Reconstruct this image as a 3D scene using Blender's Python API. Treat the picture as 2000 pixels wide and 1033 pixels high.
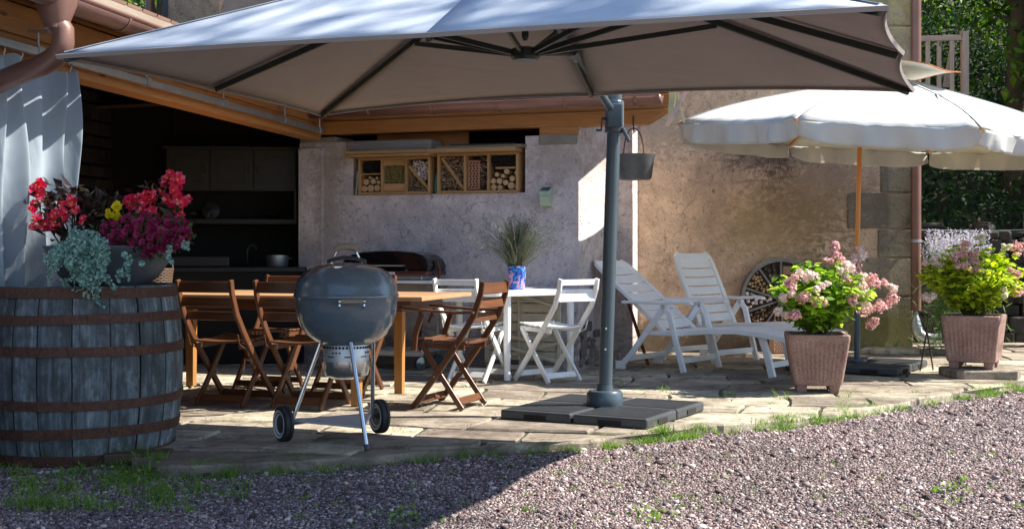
import bpy, math, random
import numpy as np
from mathutils import Vector, Matrix
V = Vector
R = math.radians
for o in list(bpy.data.objects): bpy.data.objects.remove(o)
SC = bpy.context.scene
COL = SC.collection
random.seed(7)
RNG = np.random.default_rng(11)

# ------------------------------------------------------------------ camera, sky, sun, exposure
F, H, YH = 2461.0, 1.07, 488.0
cam = bpy.data.cameras.new('camera'); cam_o = bpy.data.objects.new('camera', cam); COL.objects.link(cam_o)
cam.sensor_width = 36.0; cam.lens = F / 2000 * 36.0
cam.shift_y = -28.5 / 2000
cam.clip_end = 500
cam_o.location = (0, 0, H); cam_o.rotation_euler = (R(90), 0, 0)
SC.camera = cam_o
SUN = V((0.93, 0.05, 1.0)).normalized()
world = bpy.data.worlds.new('World'); SC.world = world; world.use_nodes = True
wn = world.node_tree.nodes; wl = world.node_tree.links
sky = wn.new('ShaderNodeTexSky'); sky.sky_type = 'NISHITA'; sky.sun_disc = False; sky.ozone_density = 2.5; sky.dust_density = 0.4
sky.sun_elevation = math.asin(SUN.z); sky.sun_rotation = math.atan2(SUN.x, SUN.y)
bg = wn['Background']; bg.inputs['Strength'].default_value = 0.10
wl.new(sky.outputs[0], bg.inputs['Color'])
sl = bpy.data.lights.new('sun', 'SUN'); sl.energy = 5.0; sl.angle = R(0.5); sl.color = (1.0, 0.94, 0.83)
so = bpy.data.objects.new('sun', sl); COL.objects.link(so); so.rotation_euler = SUN.to_track_quat('Z', 'Y').to_euler()
so.location = (8, 2, 12)
SC.view_settings.view_transform = 'Standard'; SC.view_settings.look = 'None'
SC.view_settings.exposure = 1.2; SC.view_settings.gamma = 1
try: SC.view_settings.use_curve_mapping = False
except Exception: pass
SC.cycles.max_bounces = 8; SC.cycles.transparent_max_bounces = 12

def P(px, py, Z): return V(((px - 1000) / F * Z, Z, H - (py - YH) / F * Z))
def G(px, py, z=0.0):
    Z = F * (H - z) / (py - YH); return V(((px - 1000) / F * Z, Z, z))

# ------------------------------------------------------------------ materials
def new_mat(name):
    m = bpy.data.materials.new(name); m.use_nodes = True
    nt = m.node_tree; return m, nt, nt.nodes['Principled BSDF'], nt.nodes.new, nt.links.new
def ramp(nt, stops):
    n = nt.nodes.new('ShaderNodeValToRGB'); e = n.color_ramp.elements
    while len(e) < len(stops): e.new(0.5)
    for i, (p, c) in enumerate(stops):
        e[i].position = p; e[i].color = (c[0], c[1], c[2], 1)
    return n
def coords(nt, mode='gc', scale=(1, 1, 1), off=True):
    if mode == 'gc':
        a = nt.nodes.new('ShaderNodeAttribute'); a.attribute_name = 'gc'; out = a.outputs['Vector']
    else:
        a = nt.nodes.new('ShaderNodeTexCoord'); out = a.outputs['Object']
    m = nt.nodes.new('ShaderNodeMapping'); m.inputs['Scale'].default_value = scale
    nt.links.new(out, m.inputs['Vector']); return m.outputs[0]
def noise(nt, vec, scale, detail=4, rough=.6, dist=0):
    n = nt.nodes.new('ShaderNodeTexNoise'); n.inputs['Scale'].default_value = scale
    n.inputs['Detail'].default_value = detail; n.inputs['Roughness'].default_value = rough; n.inputs['Distortion'].default_value = dist
    nt.links.new(vec, n.inputs['Vector']); return n.outputs['Fac']
def mix(nt, fac, a, b, mode='MIX'):
    n = nt.nodes.new('ShaderNodeMix'); n.data_type = 'RGBA'; n.blend_type = mode
    for s, x in ((n.inputs[0], fac), (n.inputs[6], a), (n.inputs[7], b)):
        if hasattr(x, 'is_linked'): nt.links.new(x, s)
        elif isinstance(x, (int, float)): s.default_value = x
        else: s.default_value = (x[0], x[1], x[2], 1)
    return n.outputs[2]
def math_n(nt, op, a, b=0.0, c=None):
    n = nt.nodes.new('ShaderNodeMath'); n.operation = op
    for i, x in enumerate((a, b) if c is None else (a, b, c)):
        if hasattr(x, 'is_linked'): nt.links.new(x, n.inputs[i])
        else: n.inputs[i].default_value = x
    return n.outputs[0]
def bump(nt, h, b, strength=.3, dist=.01, normal=None):
    n = nt.nodes.new('ShaderNodeBump'); n.inputs['Strength'].default_value = strength; n.inputs['Distance'].default_value = dist
    nt.links.new(h, n.inputs['Height'])
    if normal is not None: nt.links.new(normal, n.inputs['Normal'])
    nt.links.new(n.outputs[0], b.inputs['Normal']); return n.outputs[0]
def island(nt):
    g = nt.nodes.new('ShaderNodeNewGeometry'); return g.outputs['Random Per Island']
def basic(name, c1, c2=None, rough=.6, metal=0, scale=6, bs=.15, bscale=60, isl=0, mode='obj', stretch=(1, 1, 1), bd=.004, spec=.5):
    m, nt, b, N, L = new_mat(name)
    c2 = c2 or tuple(x * .75 for x in c1)
    vec = coords(nt, mode, stretch)
    f = noise(nt, vec, scale)
    r = ramp(nt, [(.3, c1), (.7, c2)]); L(f, r.inputs[0]); col = r.outputs[0]
    if isl:
        hv = N('ShaderNodeHueSaturation'); L(col, hv.inputs['Color'])
        v = math_n(nt, 'MULTIPLY_ADD', island(nt), isl, 1 - isl / 2); L(v, hv.inputs['Value']); col = hv.outputs[0]
    L(col, b.inputs['Base Color']); b.inputs['Roughness'].default_value = rough; b.inputs['Metallic'].default_value = metal
    b.inputs['Specular IOR Level'].default_value = spec
    if bs: bump(nt, noise(nt, vec, bscale, 3), b, bs, bd)
    return m
def wood(name, c1, c2, rough=.5, dark=None, wear=0.0, isl=.35, bs=.25):
    m, nt, b, N, L = new_mat(name)
    vec = coords(nt, 'gc', (2.2, 26, 26))
    f = noise(nt, vec, 1.6, 6, .65, .4)
    r = ramp(nt, [(.25, c1), (.5, [(x + y) / 2 for x, y in zip(c1, c2)]), (.75, c2)]); L(f, r.inputs[0]); col = r.outputs[0]
    # knots
    kv = coords(nt, 'gc', (1.6, 5, 5)); vo = N('ShaderNodeTexVoronoi'); vo.inputs['Scale'].default_value = 1.3; L(kv, vo.inputs['Vector'])
    kr = ramp(nt, [(.05, (1, 1, 1)), (.12, (0, 0, 0))]); L(vo.outputs['Distance'], kr.inputs[0])
    col = mix(nt, kr.outputs[0], col, dark or tuple(x * .35 for x in c1))
    if wear:
        wf = noise(nt, coords(nt, 'gc', (3, 8, 8)), 3, 5)
        wr = ramp(nt, [(.5, (0, 0, 0)), (.68, (1, 1, 1))]); L(wf, wr.inputs[0])
        col = mix(nt, math_n(nt, 'MULTIPLY', wr.outputs[0], wear), col, (.22, .2, .18))
    hv = N('ShaderNodeHueSaturation'); L(col, hv.inputs['Color'])
    L(math_n(nt, 'MULTIPLY_ADD', island(nt), isl, 1 - isl / 2), hv.inputs['Value'])
    L(hv.outputs[0], b.inputs['Base Color']); b.inputs['Roughness'].default_value = rough
    bump(nt, f, b, bs, .003)
    return m
def leafmat(name, stops, trans=.35, rough=.5, spec=.35):
    m, nt, b, N, L = new_mat(name)
    r = ramp(nt, stops); L(island(nt), r.inputs[0])
    L(r.outputs[0], b.inputs['Base Color']); b.inputs['Roughness'].default_value = rough
    b.inputs['Specular IOR Level'].default_value = spec
    if trans:
        t = N('ShaderNodeBsdfTranslucent'); hv = N('ShaderNodeHueSaturation'); hv.inputs['Value'].default_value = 1.5; hv.inputs['Saturation'].default_value = 1.1
        L(r.outputs[0], hv.inputs['Color']); L(hv.outputs[0], t.inputs['Color'])
        ms = N('ShaderNodeMixShader'); ms.inputs[0].default_value = trans
        L(b.outputs[0], ms.inputs[1]); L(t.outputs[0], ms.inputs[2]); L(ms.outputs[0], nt.nodes['Material Output'].inputs['Surface'])
    return m
def fabric(name, c1, c2, trans=.25, bs=.2, fold=0.0, stripes=1.5, tcol=None):
    m, nt, b, N, L = new_mat(name)
    vec = coords(nt, 'obj')
    f = noise(nt, vec, 2.2, 4)
    r = ramp(nt, [(.35, c1), (.7, c2)]); L(f, r.inputs[0])
    L(r.outputs[0], b.inputs['Base Color']); b.inputs['Roughness'].default_value = .85; b.inputs['Specular IOR Level'].default_value = .2
    n1 = bump(nt, noise(nt, vec, 260, 2), b, bs, .001)
    bump(nt, noise(nt, coords(nt, 'obj', (stripes, stripes * 2.6, 1)), 2.3, 3, .5, 1.0), b, .4, .04 + fold, normal=n1)
    t = N('ShaderNodeBsdfTranslucent')
    if tcol: t.inputs['Color'].default_value = (*tcol, 1)
    else: L(r.outputs[0], t.inputs['Color'])
    ms = N('ShaderNodeMixShader'); ms.inputs[0].default_value = trans
    L(b.outputs[0], ms.inputs[1]); L(t.outputs[0], ms.inputs[2]); L(ms.outputs[0], nt.nodes['Material Output'].inputs['Surface'])
    return m
def render_wall_mat(name, cA, cB, speck, moss=None, amp=.5, stain=None):
    m, nt, b, N, L = new_mat(name)
    vec = coords(nt, 'obj')
    f = noise(nt, vec, 1.3, 10, .68, .3); r = ramp(nt, [(.34, cA), (.5, [(x + y) / 2 for x, y in zip(cA, cB)]), (.62, cB)]); L(f, r.inputs[0]); col = r.outputs[0]
    f3 = noise(nt, vec, 5, 6, .7); r3 = ramp(nt, [(.3, (.62, .62, .62)), (.7, (1.25, 1.25, 1.25))]); L(f3, r3.inputs[0]); col = mix(nt, .85, col, r3.outputs[0], 'MULTIPLY')
    vs = coords(nt, 'obj', (1, 1, .8)); f2 = noise(nt, vs, 22, 6, .8, .5); r2 = ramp(nt, [(.36, (1, 1, 1)), (.45, (0, 0, 0))]); L(f2, r2.inputs[0])
    col = mix(nt, math_n(nt, 'MULTIPLY', r2.outputs[0], .85), col, speck)
    f4 = noise(nt, vec, 48, 4, .75); r4 = ramp(nt, [(.53, (0, 0, 0)), (.66, (1, 1, 1))]); L(f4, r4.inputs[0])
    col = mix(nt, math_n(nt, 'MULTIPLY', r4.outputs[0], .45), col, tuple(min(1, x * 1.45) for x in cA))
    for (sx, sy, sz), rad, sc, st_ in stain or ():   # weathered patches: centre x, -, z, radii, colour, strength
        sp = N('ShaderNodeVectorMath'); sp.operation = 'DISTANCE'
        tc = N('ShaderNodeTexCoord'); mp = N('ShaderNodeMapping'); mp.inputs['Scale'].default_value = (1 / rad[0], 0, 1 / rad[1])
        L(tc.outputs['Object'], mp.inputs['Vector']); L(mp.outputs[0], sp.inputs[0]); sp.inputs[1].default_value = (sx / rad[0], 0, sz / rad[1])
        mq = N('ShaderNodeMapping'); mq.inputs['Rotation'].default_value = (0, R(35), 0); mq.inputs['Scale'].default_value = (5, 1, 9); L(tc.outputs['Object'], mq.inputs['Vector'])
        st = noise(nt, mq.outputs[0], 1.5, 8, .75, 1.2)
        v = math_n(nt, 'ADD', math_n(nt, 'MULTIPLY', st, 2.2), math_n(nt, 'MULTIPLY', sp.outputs['Value'], -.8))
        rr = ramp(nt, [(.38, (0, 0, 0)), (.75, (1, 1, 1))]); L(v, rr.inputs[0])
        col = mix(nt, math_n(nt, 'MULTIPLY', rr.outputs[0], st_), col, sc)
    vc = N('ShaderNodeTexVoronoi'); vc.feature = 'DISTANCE_TO_EDGE'; vc.inputs['Scale'].default_value = .9
    wv_ = N('ShaderNodeVectorMath'); wv_.operation = 'MULTIPLY_ADD'; nz = N('ShaderNodeTexNoise'); nz.inputs['Scale'].default_value = 5; nz.inputs['Detail'].default_value = 6; L(vec, nz.inputs['Vector'])
    L(nz.outputs['Color'], wv_.inputs[0]); wv_.inputs[1].default_value = (.35, .35, .35); L(vec, wv_.inputs[2]); L(wv_.outputs[0], vc.inputs['Vector'])
    rc_ = ramp(nt, [(.0, (1, 1, 1)), (.006, (0, 0, 0))]); L(vc.outputs['Distance'], rc_.inputs[0])
    gate = ramp(nt, [(.5, (0, 0, 0)), (.56, (1, 1, 1))]); L(noise(nt, vec, .9, 2), gate.inputs[0])
    col = mix(nt, math_n(nt, 'MULTIPLY', math_n(nt, 'MULTIPLY', rc_.outputs[0], gate.outputs[0]), .75), col, speck)
    L(col, b.inputs['Base Color']); b.inputs['Roughness'].default_value = .95; b.inputs['Specular IOR Level'].default_value = .1
    n1 = bump(nt, noise(nt, vec, 10, 8, .78), b, amp, .06)
    bump(nt, noise(nt, vec, 38, 5, .8), b, amp, .03, normal=n1)
    return m

MT = {}
MT['chair_wood'] = wood('chair_wood', (.085, .032, .016), (.165, .066, .030), .32, isl=.4)
MT['table_wood'] = wood('table_wood', (.36, .20, .10), (.50, .30, .16), .42)
MT['table_leg'] = wood('table_leg_wood', (.36, .155, .04), (.50, .24, .07), .45)
MT['beam'] = wood('beam_wood', (.34, .135, .035), (.50, .23, .07), .6, dark=(.12, .05, .02))
MT['old_wood'] = wood('old_wood', (.20, .15, .11), (.33, .27, .21), .8)
MT['grey_wood'] = wood('grey_wood', (.22, .19, .17), (.40, .35, .32), .8)
MT['hotel_wood'] = wood('hotel_wood', (.33, .18, .07), (.47, .28, .12), .7)
MT['deck'] = wood('deck_underside', (.10, .05, .025), (.17, .09, .045), .8)
MT['dark_wood'] = wood('dark_wood', (.06, .035, .02), (.10, .06, .035), .7)
def grimy(name, c, dirt, rough, am=.4, bs=.08):
    m, nt, b, N, L = new_mat(name); vec = coords(nt, 'obj')
    f = noise(nt, vec, 5, 7, .7, .5); r_ = ramp(nt, [(.45, (0, 0, 0)), (.7, (1, 1, 1))]); L(f, r_.inputs[0])
    f2 = noise(nt, vec, 45, 4, .7); r2 = ramp(nt, [(.6, (0, 0, 0)), (.68, (1, 1, 1))]); L(f2, r2.inputs[0])
    c_ = mix(nt, math_n(nt, 'MULTIPLY', r_.outputs[0], am), c, dirt); c_ = mix(nt, math_n(nt, 'MULTIPLY', r2.outputs[0], am * .8), c_, dirt)
    L(c_, b.inputs['Base Color']); L(math_n(nt, 'MULTIPLY_ADD', f, .5, rough - .2), b.inputs['Roughness']); bump(nt, f2, b, bs, .003); return m
MT['white_wood'] = grimy('white_paint_wood', (.84, .85, .84), (.50, .46, .40), .5, .4, .2)
MT['white_plastic'] = grimy('white_plastic', (.86, .87, .88), (.56, .55, .52), .4, .28)
MT['beige_plastic'] = basic('beige_plastic', (.62, .57, .47), (.50, .46, .38), .5, bs=.05)
MT['copper_gutter'] = basic('brown_gutter', (.24, .125, .095), (.18, .09, .07), .35, metal=.25, bs=.04, bscale=9, scale=3)
MT['zinc'] = basic('zinc', (.50, .52, .53), (.36, .38, .39), .42, metal=.85, bs=.1, bscale=20)
MT['bucket'] = basic('old_zinc', (.15, .16, .165), (.085, .092, .095), .55, metal=.5, bs=.2, bscale=15, scale=9)
MT['iron'] = basic('black_iron', (.02, .02, .02), (.035, .03, .03), .5, metal=.4, bs=.1)
MT['rust'] = basic('rust', (.10, .035, .018), (.17, .065, .03), .75, metal=.2, bs=.3, bscale=40, scale=14)
MT['anthracite'] = basic('anthracite_paint', (.075, .105, .130), (.062, .088, .108), .32, metal=.2, bs=.02)
MT['rib'] = basic('rib_paint', (.035, .045, .040), (.028, .036, .032), .3, metal=.4, bs=0)
MT['chrome'] = basic('aluminium', (.72, .74, .76), (.60, .62, .65), .22, metal=1, bs=.03)
MT['matt_alu'] = basic('matt_aluminium', (.66, .68, .70), (.52, .54, .56), .45, metal=.7, bs=.05)
MT['light_grey_paint'] = basic('light_grey_paint', (.50, .52, .54), (.42, .44, .46), .4, bs=.03)
MT['black_rubber'] = basic('black_rubber', (.018, .018, .02), (.025, .025, .026), .6, bs=.15)
MT['black_plastic'] = basic('black_plastic', (.055, .060, .066), (.04, .044, .05), .5, bs=.1)
MT['black_gloss'] = basic('black_gloss', (.006, .006, .008), (.006, .006, .008), .08, bs=0)
MT['white_tyre'] = basic('white_hub', (.75, .76, .76), (.6, .6, .6), .5)
MT['brick'] = basic('terracotta_brick', (.42, .20, .12), (.34, .16, .10), .8, bs=.2)
MT['cream_brick'] = basic('pale_brick', (.55, .33, .22), (.47, .28, .19), .8, bs=.2)
MT['hole'] = basic('dark_hollow', (.012, .010, .009), (.016, .012, .01), .9, bs=0)
MT['bark'] = basic('bark', (.10, .075, .05), (.05, .04, .03), .9, bs=.8, bscale=18, bd=.02)
MT['soil'] = basic('soil', (.035, .025, .018), (.02, .014, .01), .95, bs=.8, bscale=30, bd=.02)
MT['stem'] = basic('green_stem', (.07, .12, .03), (.10, .06, .03), .6, bs=0)
MT['terracotta_tile'] = basic('roof_tile', (.34, .19, .13), (.26, .14, .10), .8, bs=.3, isl=.4)

# enamel of the kettle barbecue
m, nt, b, N, L = new_mat('kettle_enamel')
ef = noise(nt, coords(nt, 'obj', (1, 1, 1.6)), 7, 7, .7, .8); er_ = ramp(nt, [(.42, (.105, .145, .185)), (.62, (.125, .16, .19)), (.75, (.08, .105, .125))]); L(ef, er_.inputs[0]); L(er_.outputs[0], b.inputs['Base Color']); L(math_n(nt, 'MULTIPLY_ADD', ef, .55, -.04), b.inputs['Roughness'])
b.inputs['Base Color'].default_value = (.10, .155, .205, 1); b.inputs['Roughness'].default_value = .22; b.inputs['Coat Weight'].default_value = .6; b.inputs['Coat Roughness'].default_value = .08
L(noise(nt, coords(nt, 'obj'), 40, 3), nt.nodes.new('ShaderNodeBump').inputs['Height']); MT['enamel'] = m
bump(nt, noise(nt, coords(nt, 'obj'), 5, 2), b, .06, .02)

# log end grain / twigs
m, nt, b, N, L = new_mat('log_wood'); wv = N('ShaderNodeTexWave'); wv.wave_type = 'RINGS'; wv.rings_direction = 'Y'; wv.inputs['Scale'].default_value = 30
wv.inputs['Distortion'].default_value = 2; L(coords(nt, 'gc'), wv.inputs['Vector'])
r_ = ramp(nt, [(.2, (.62, .42, .22)), (.9, (.42, .26, .12))]); L(wv.outputs['Fac'], r_.inputs[0])
hv = N('ShaderNodeHueSaturation'); L(r_.outputs[0], hv.inputs['Color']); L(math_n(nt, 'MULTIPLY_ADD', island(nt), .7, .55), hv.inputs['Value']); L(hv.outputs[0], b.inputs['Base Color'])
b.inputs['Roughness'].default_value = .8; MT['log'] = m
MT['twig'] = leafmat('twig_fill', [(0, (.05, .03, .02)), (.5, (.22, .13, .07)), (1, (.50, .36, .22))], 0, .8)
MT['reed'] = leafmat('reed_fill', [(0, (.16, .12, .04)), (1, (.34, .27, .10))], 0, .8)
MT['pale_fill'] = leafmat('pale_cone_fill', [(0, (.35, .28, .26)), (1, (.72, .62, .60))], 0, .8)

# gravel
m, nt, b, N, L = new_mat('gravel_stone')
rr = ramp(nt, [(0, (.05, .036, .038)), (.2, (.17, .10, .095)), (.4, (.145, .13, .145)), (.6, (.26, .185, .18)), (.82, (.36, .29, .285)), (1, (.64, .56, .53))]); L(island(nt), rr.inputs[0])
pg = noise(nt, coords(nt, 'obj'), 1.1, 4, .6); pgr = ramp(nt, [(.35, (.72, .72, .72)), (.65, (1.15, 1.12, 1.1))]); L(pg, pgr.inputs[0]); L(mix(nt, .9, rr.outputs[0], pgr.outputs[0], 'MULTIPLY'), b.inputs['Base Color']); b.inputs['Roughness'].default_value = .85; MT['gravel'] = m
m, nt, b, N, L = new_mat('ground_gravel')
vo = N('ShaderNodeTexVoronoi'); vo.inputs['Scale'].default_value = 62; tc = coords(nt, 'obj'); L(tc, vo.inputs['Vector'])
sep = N('ShaderNodeSeparateColor'); L(vo.outputs['Color'], sep.inputs[0])
rr = ramp(nt, [(0, (.04, .03, .032)), (.4, (.12, .08, .078)), (.8, (.2, .155, .15)), (1, (.36, .31, .3))]); L(sep.outputs[0], rr.inputs[0])
gf = noise(nt, tc, 1.3, 5); gr = ramp(nt, [(.55, (0, 0, 0)), (.75, (1, 1, 1))]); L(gf, gr.inputs[0])
L(mix(nt, math_n(nt, 'MULTIPLY', gr.outputs[0], .35), rr.outputs[0], (.12, .12, .05)), b.inputs['Base Color']); b.inputs['Roughness'].default_value = .95
bump(nt, vo.outputs['Distance'], b, .9, -.012); MT['ground'] = m
# flagstone
m, nt, b, N, L = new_mat('flagstone')
vec = coords(nt, 'obj'); f = noise(nt, vec, 2.6, 9, .74, .5)
rr = ramp(nt, [(.30, (.14, .115, .095)), (.44, (.32, .27, .215)), (.56, (.46, .395, .31)), (.7, (.64, .57, .47))]); L(f, rr.inputs[0])
hv = N('ShaderNodeHueSaturation'); L(rr.outputs[0], hv.inputs['Color']); L(math_n(nt, 'MULTIPLY_ADD', island(nt), .75, .62), hv.inputs['Value'])
L(math_n(nt, 'MULTIPLY_ADD', island(nt), .04, .48), hv.inputs['Hue'])
mf = noise(nt, vec, 3.1, 9, .78, .4); mr = ramp(nt, [(.52, (0, 0, 0)), (.62, (1, 1, 1))]); L(mf, mr.inputs[0])
c_ = mix(nt, math_n(nt, 'MULTIPLY', mr.outputs[0], .65), hv.outputs[0], (.13, .115, .06))
df = noise(nt, coords(nt, 'obj', (.6, 1.6, 1)), 7, 8, .78, .6); dr = ramp(nt, [(.36, (1, 1, 1)), (.47, (0, 0, 0))]); L(df, dr.inputs[0])
c_ = mix(nt, math_n(nt, 'MULTIPLY', dr.outputs[0], .75), c_, (.10, .08, .065))
L(c_, b.inputs['Base Color']); b.inputs['Roughness'].default_value = .9; b.inputs['Specular IOR Level'].default_value = .25
n1 = bump(nt, noise(nt, coords(nt, 'obj', (.7, 1.4, 1)), 6, 9, .78, .5), b, .9, .035); bump(nt, noise(nt, vec, 42, 5, .75), b, .7, .010, normal=n1); MT['flag'] = m
MT['joint'] = basic('joint_earth', (.055, .045, .03), (.05, .07, .02), .95, bs=.8, bscale=60, bd=.01, scale=5)
MT['hill'] = basic('bank_earth', (.035, .045, .02), (.05, .04, .028), .95, bs=.8, bscale=3, bd=.1, scale=1)
MT['drystone'] = basic('dry_stone', (.055, .048, .04), (.025, .026, .02), .9, bs=.7, bscale=20, isl=.7, bd=.02)
MT['quoin'] = None
MT['render_pink'] = render_wall_mat('pink_render', (.84, .73, .72), (.66, .57, .57), (.26, .21, .21), amp=.6, stain=[((-1.4, 0, .1), (2.4, .3), (.24, .20, .17), .75), ((-2.5, 0, 1.6), (.18, 1.2), (.40, .33, .27), .6), ((-.2, 0, 1.9), (.35, .3), (.45, .36, .30), .5)])
MT['render_house'] = render_wall_mat('house_render', (.76, .545, .39), (.54, .395, .29), (.18, .125, .09), amp=.6, stain=[
    ((6.35, 0, 1.35), (.95, .55), (.40, .28, .13), .6), ((6.75, 0, 1.75), (.85, .8), (.20, .15, .10), .6), ((6.15, 0, 2.1), (.6, .28), (.10, .075, .06), .6), ((6.9, 0, .6), (.7, .7), (.20, .17, .12), .7), ((4.9, 0, 2.4), (.8, .5), (.30, .26, .24), .7), ((5.2, 0, 5.2), (3, 1.6), (.25, .24, .2), .8), ((5.4, 0, .1), (2.2, .3), (.12, .10, .07), .8)])
MT['render_upper'] = MT['render_house']
m = render_wall_mat('quoin_stone', (.36, .31, .24), (.22, .20, .155), (.10, .09, .06), amp=.6, stain=[((7.6, 0, 4.4), (1.0, 1.2), (.36, .33, .12), .7), ((7.5, 0, .2), (1.2, .35), (.14, .14, .05), .8), ((7.6, 0, 1.6), (1.0, .7), (.13, .11, .08), .6)]); MT['quoin'] = m
MT['mortar'] = basic('mortar', (.27, .24, .21), (.18, .165, .145), .9, bs=.6, bscale=30, bd=.01)
MT['rubble'] = basic('rubble', (.24, .19, .17), (.12, .10, .09), .9, bs=.8, bscale=25, isl=.6, bd=.01)
MT['inner_stone'] = basic('inner_stone', (.034, .024, .015), (.012, .009, .006), .9, bs=.6, bscale=8, bd=.03, scale=3, isl=.6)  # indoor shade is put into this and the next three colours
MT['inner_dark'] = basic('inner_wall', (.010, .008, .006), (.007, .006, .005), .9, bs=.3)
MT['cabinet'] = basic('cream_cabinet_shaded', (.018, .015, .009), (.013, .011, .006), .5, bs=.05)  # cream taken down to near black, the room's shade is in the colour
MT['counter'] = basic('counter_grey_shaded', (.014, .014, .017), (.010, .010, .013), .5, bs=.05)

# barrel staves
m, nt, b, N, L = new_mat('barrel_stave')
vec = coords(nt, 'gc', (26, 26, 2.2)); f = noise(nt, vec, 1.3, 6, .7)
rr = ramp(nt, [(.3, (.05, .062, .07)), (.5, (.15, .185, .21)), (.66, (.32, .38, .42)), (.8, (.52, .60, .65))]); L(f, rr.inputs[0])
pf = noise(nt, coords(nt, 'gc', (7, 7, 4)), 1.6, 6, .75); pr_ = ramp(nt, [(.42, (1, 1, 1)), (.56, (0, 0, 0))]); L(pf, pr_.inputs[0]); pc_ = mix(nt, math_n(nt, 'MULTIPLY', pr_.outputs[0], .7), rr.outputs[0], (.05, .055, .055))
hv = N('ShaderNodeHueSaturation'); L(pc_, hv.inputs['Color']); L(math_n(nt, 'MULTIPLY_ADD', island(nt), .85, .38), hv.inputs['Value'])
sp = N('ShaderNodeSeparateXYZ'); L(coords(nt, 'gc'), sp.inputs[0])
mz = math_n(nt, 'ADD', math_n(nt, 'MULTIPLY', sp.outputs[2], -2.6), noise(nt, coords(nt, 'gc', (9, 9, 9)), 1, 6, .7))
mr = ramp(nt, [(.25, (0, 0, 0)), (.5, (1, 1, 1))]); L(mz, mr.inputs[0])
c_ = mix(nt, math_n(nt, 'MULTIPLY', mr.outputs[0], .8), hv.outputs[0], (.07, .075, .02))
L(c_, b.inputs['Base Color']); b.inputs['Roughness'].default_value = .85; bump(nt, f, b, .5, .006); MT['stave'] = m
m, nt, b, N, L = new_mat('hoop_rust')
vec = coords(nt, 'gc', (5, 5, 16)); f = noise(nt, vec, 2, 6, .7)
rr = ramp(nt, [(.3, (.035, .022, .022)), (.5, (.10, .045, .032)), (.66, (.15, .06, .032)), (.8, (.27, .11, .045))]); L(f, rr.inputs[0])
L(rr.outputs[0], b.inputs['Base Color']); b.inputs['Roughness'].default_value = .7; b.inputs['Metallic'].default_value = .3; bump(nt, f, b, .4, .004); MT['hoop'] = m

# painted vase
m, nt, b, N, L = new_mat('painted_vase')
f = noise(nt, coords(nt, 'obj', (1, 1, .8)), 26, 3, .5, 1.2)
rr = ramp(nt, [(.30, (.01, .02, .25)), (.46, (.02, .12, .50)), (.53, (.04, .35, .50)), (.58, (.70, .10, .30)), (.64, (.75, .42, .55)), (.70, (.02, .04, .32))]); L(f, rr.inputs[0])
L(rr.outputs[0], b.inputs['Base Color']); b.inputs['Roughness'].default_value = .15; MT['vase'] = m
# terracotta pot
m, nt, b, N, L = new_mat('concrete_pot')
vec = coords(nt, 'obj'); f = noise(nt, vec, 5, 6, .7)
rr = ramp(nt, [(.3, (.27, .15, .12)), (.7, (.42, .27, .22))]); L(f, rr.inputs[0])
f2 = noise(nt, vec, 70, 4, .7); r2 = ramp(nt, [(.35, (.5, .5, .5)), (.6, (1.1, 1.1, 1.1))]); L(f2, r2.inputs[0])
c_ = mix(nt, .8, rr.outputs[0], r2.outputs[0], 'MULTIPLY')
L(c_, b.inputs['Base Color']); b.inputs['Roughness'].default_value = .9; bump(nt, f2, b, .5, .004); MT['pot'] = m
MT['slate_bowl'] = basic('slate_bowl', (.075, .095, .115), (.05, .065, .08), .55, bs=.1, bscale=25)
MT['grey_canopy'] = fabric('grey_canopy', (.52, .57, .64), (.45, .50, .57), .03, .15, stripes=.8)
MT['grey_canopy_under'] = fabric('canopy_under_shaded', (.34, .31, .30), (.305, .28, .27), .03, .15, stripes=.8)  # underside shade put into the cloth colour, darker and browner than the top
MT['cream_canopy'] = fabric('cream_canopy', (.68, .69, .67), (.60, .61, .60), .20, .3, tcol=(.75, .66, .45))
MT['trim'] = basic('orange_trim', (.50, .17, .04), (.42, .14, .03), .6, bs=.05)
MT['pole_wood'] = wood('parasol_pole', (.62, .20, .03), (.72, .28, .05), .3, isl=0)
MT['curtain'] = fabric('curtain_cloth', (.40, .47, .54), (.34, .41, .48), .22, .12)
MT['cloth_pink'] = fabric('faded_cloth', (.72, .52, .46), (.62, .50, .40), .25)
MT['cloth_cream'] = fabric('yellowed_cloth', (.66, .62, .38), (.5, .48, .3), .25)
MT['wheel_grey'] = basic('wheel_grey', (.12, .12, .125), (.075, .075, .08), .8, bs=.3)
MT['green_lamp'] = basic('pale_green_plastic', (.45, .55, .40), (.38, .47, .34), .4, bs=0)
MT['solar'] = basic('solar_cell', (.01, .04, .035), (.015, .05, .04), .1, bs=0)

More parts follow.
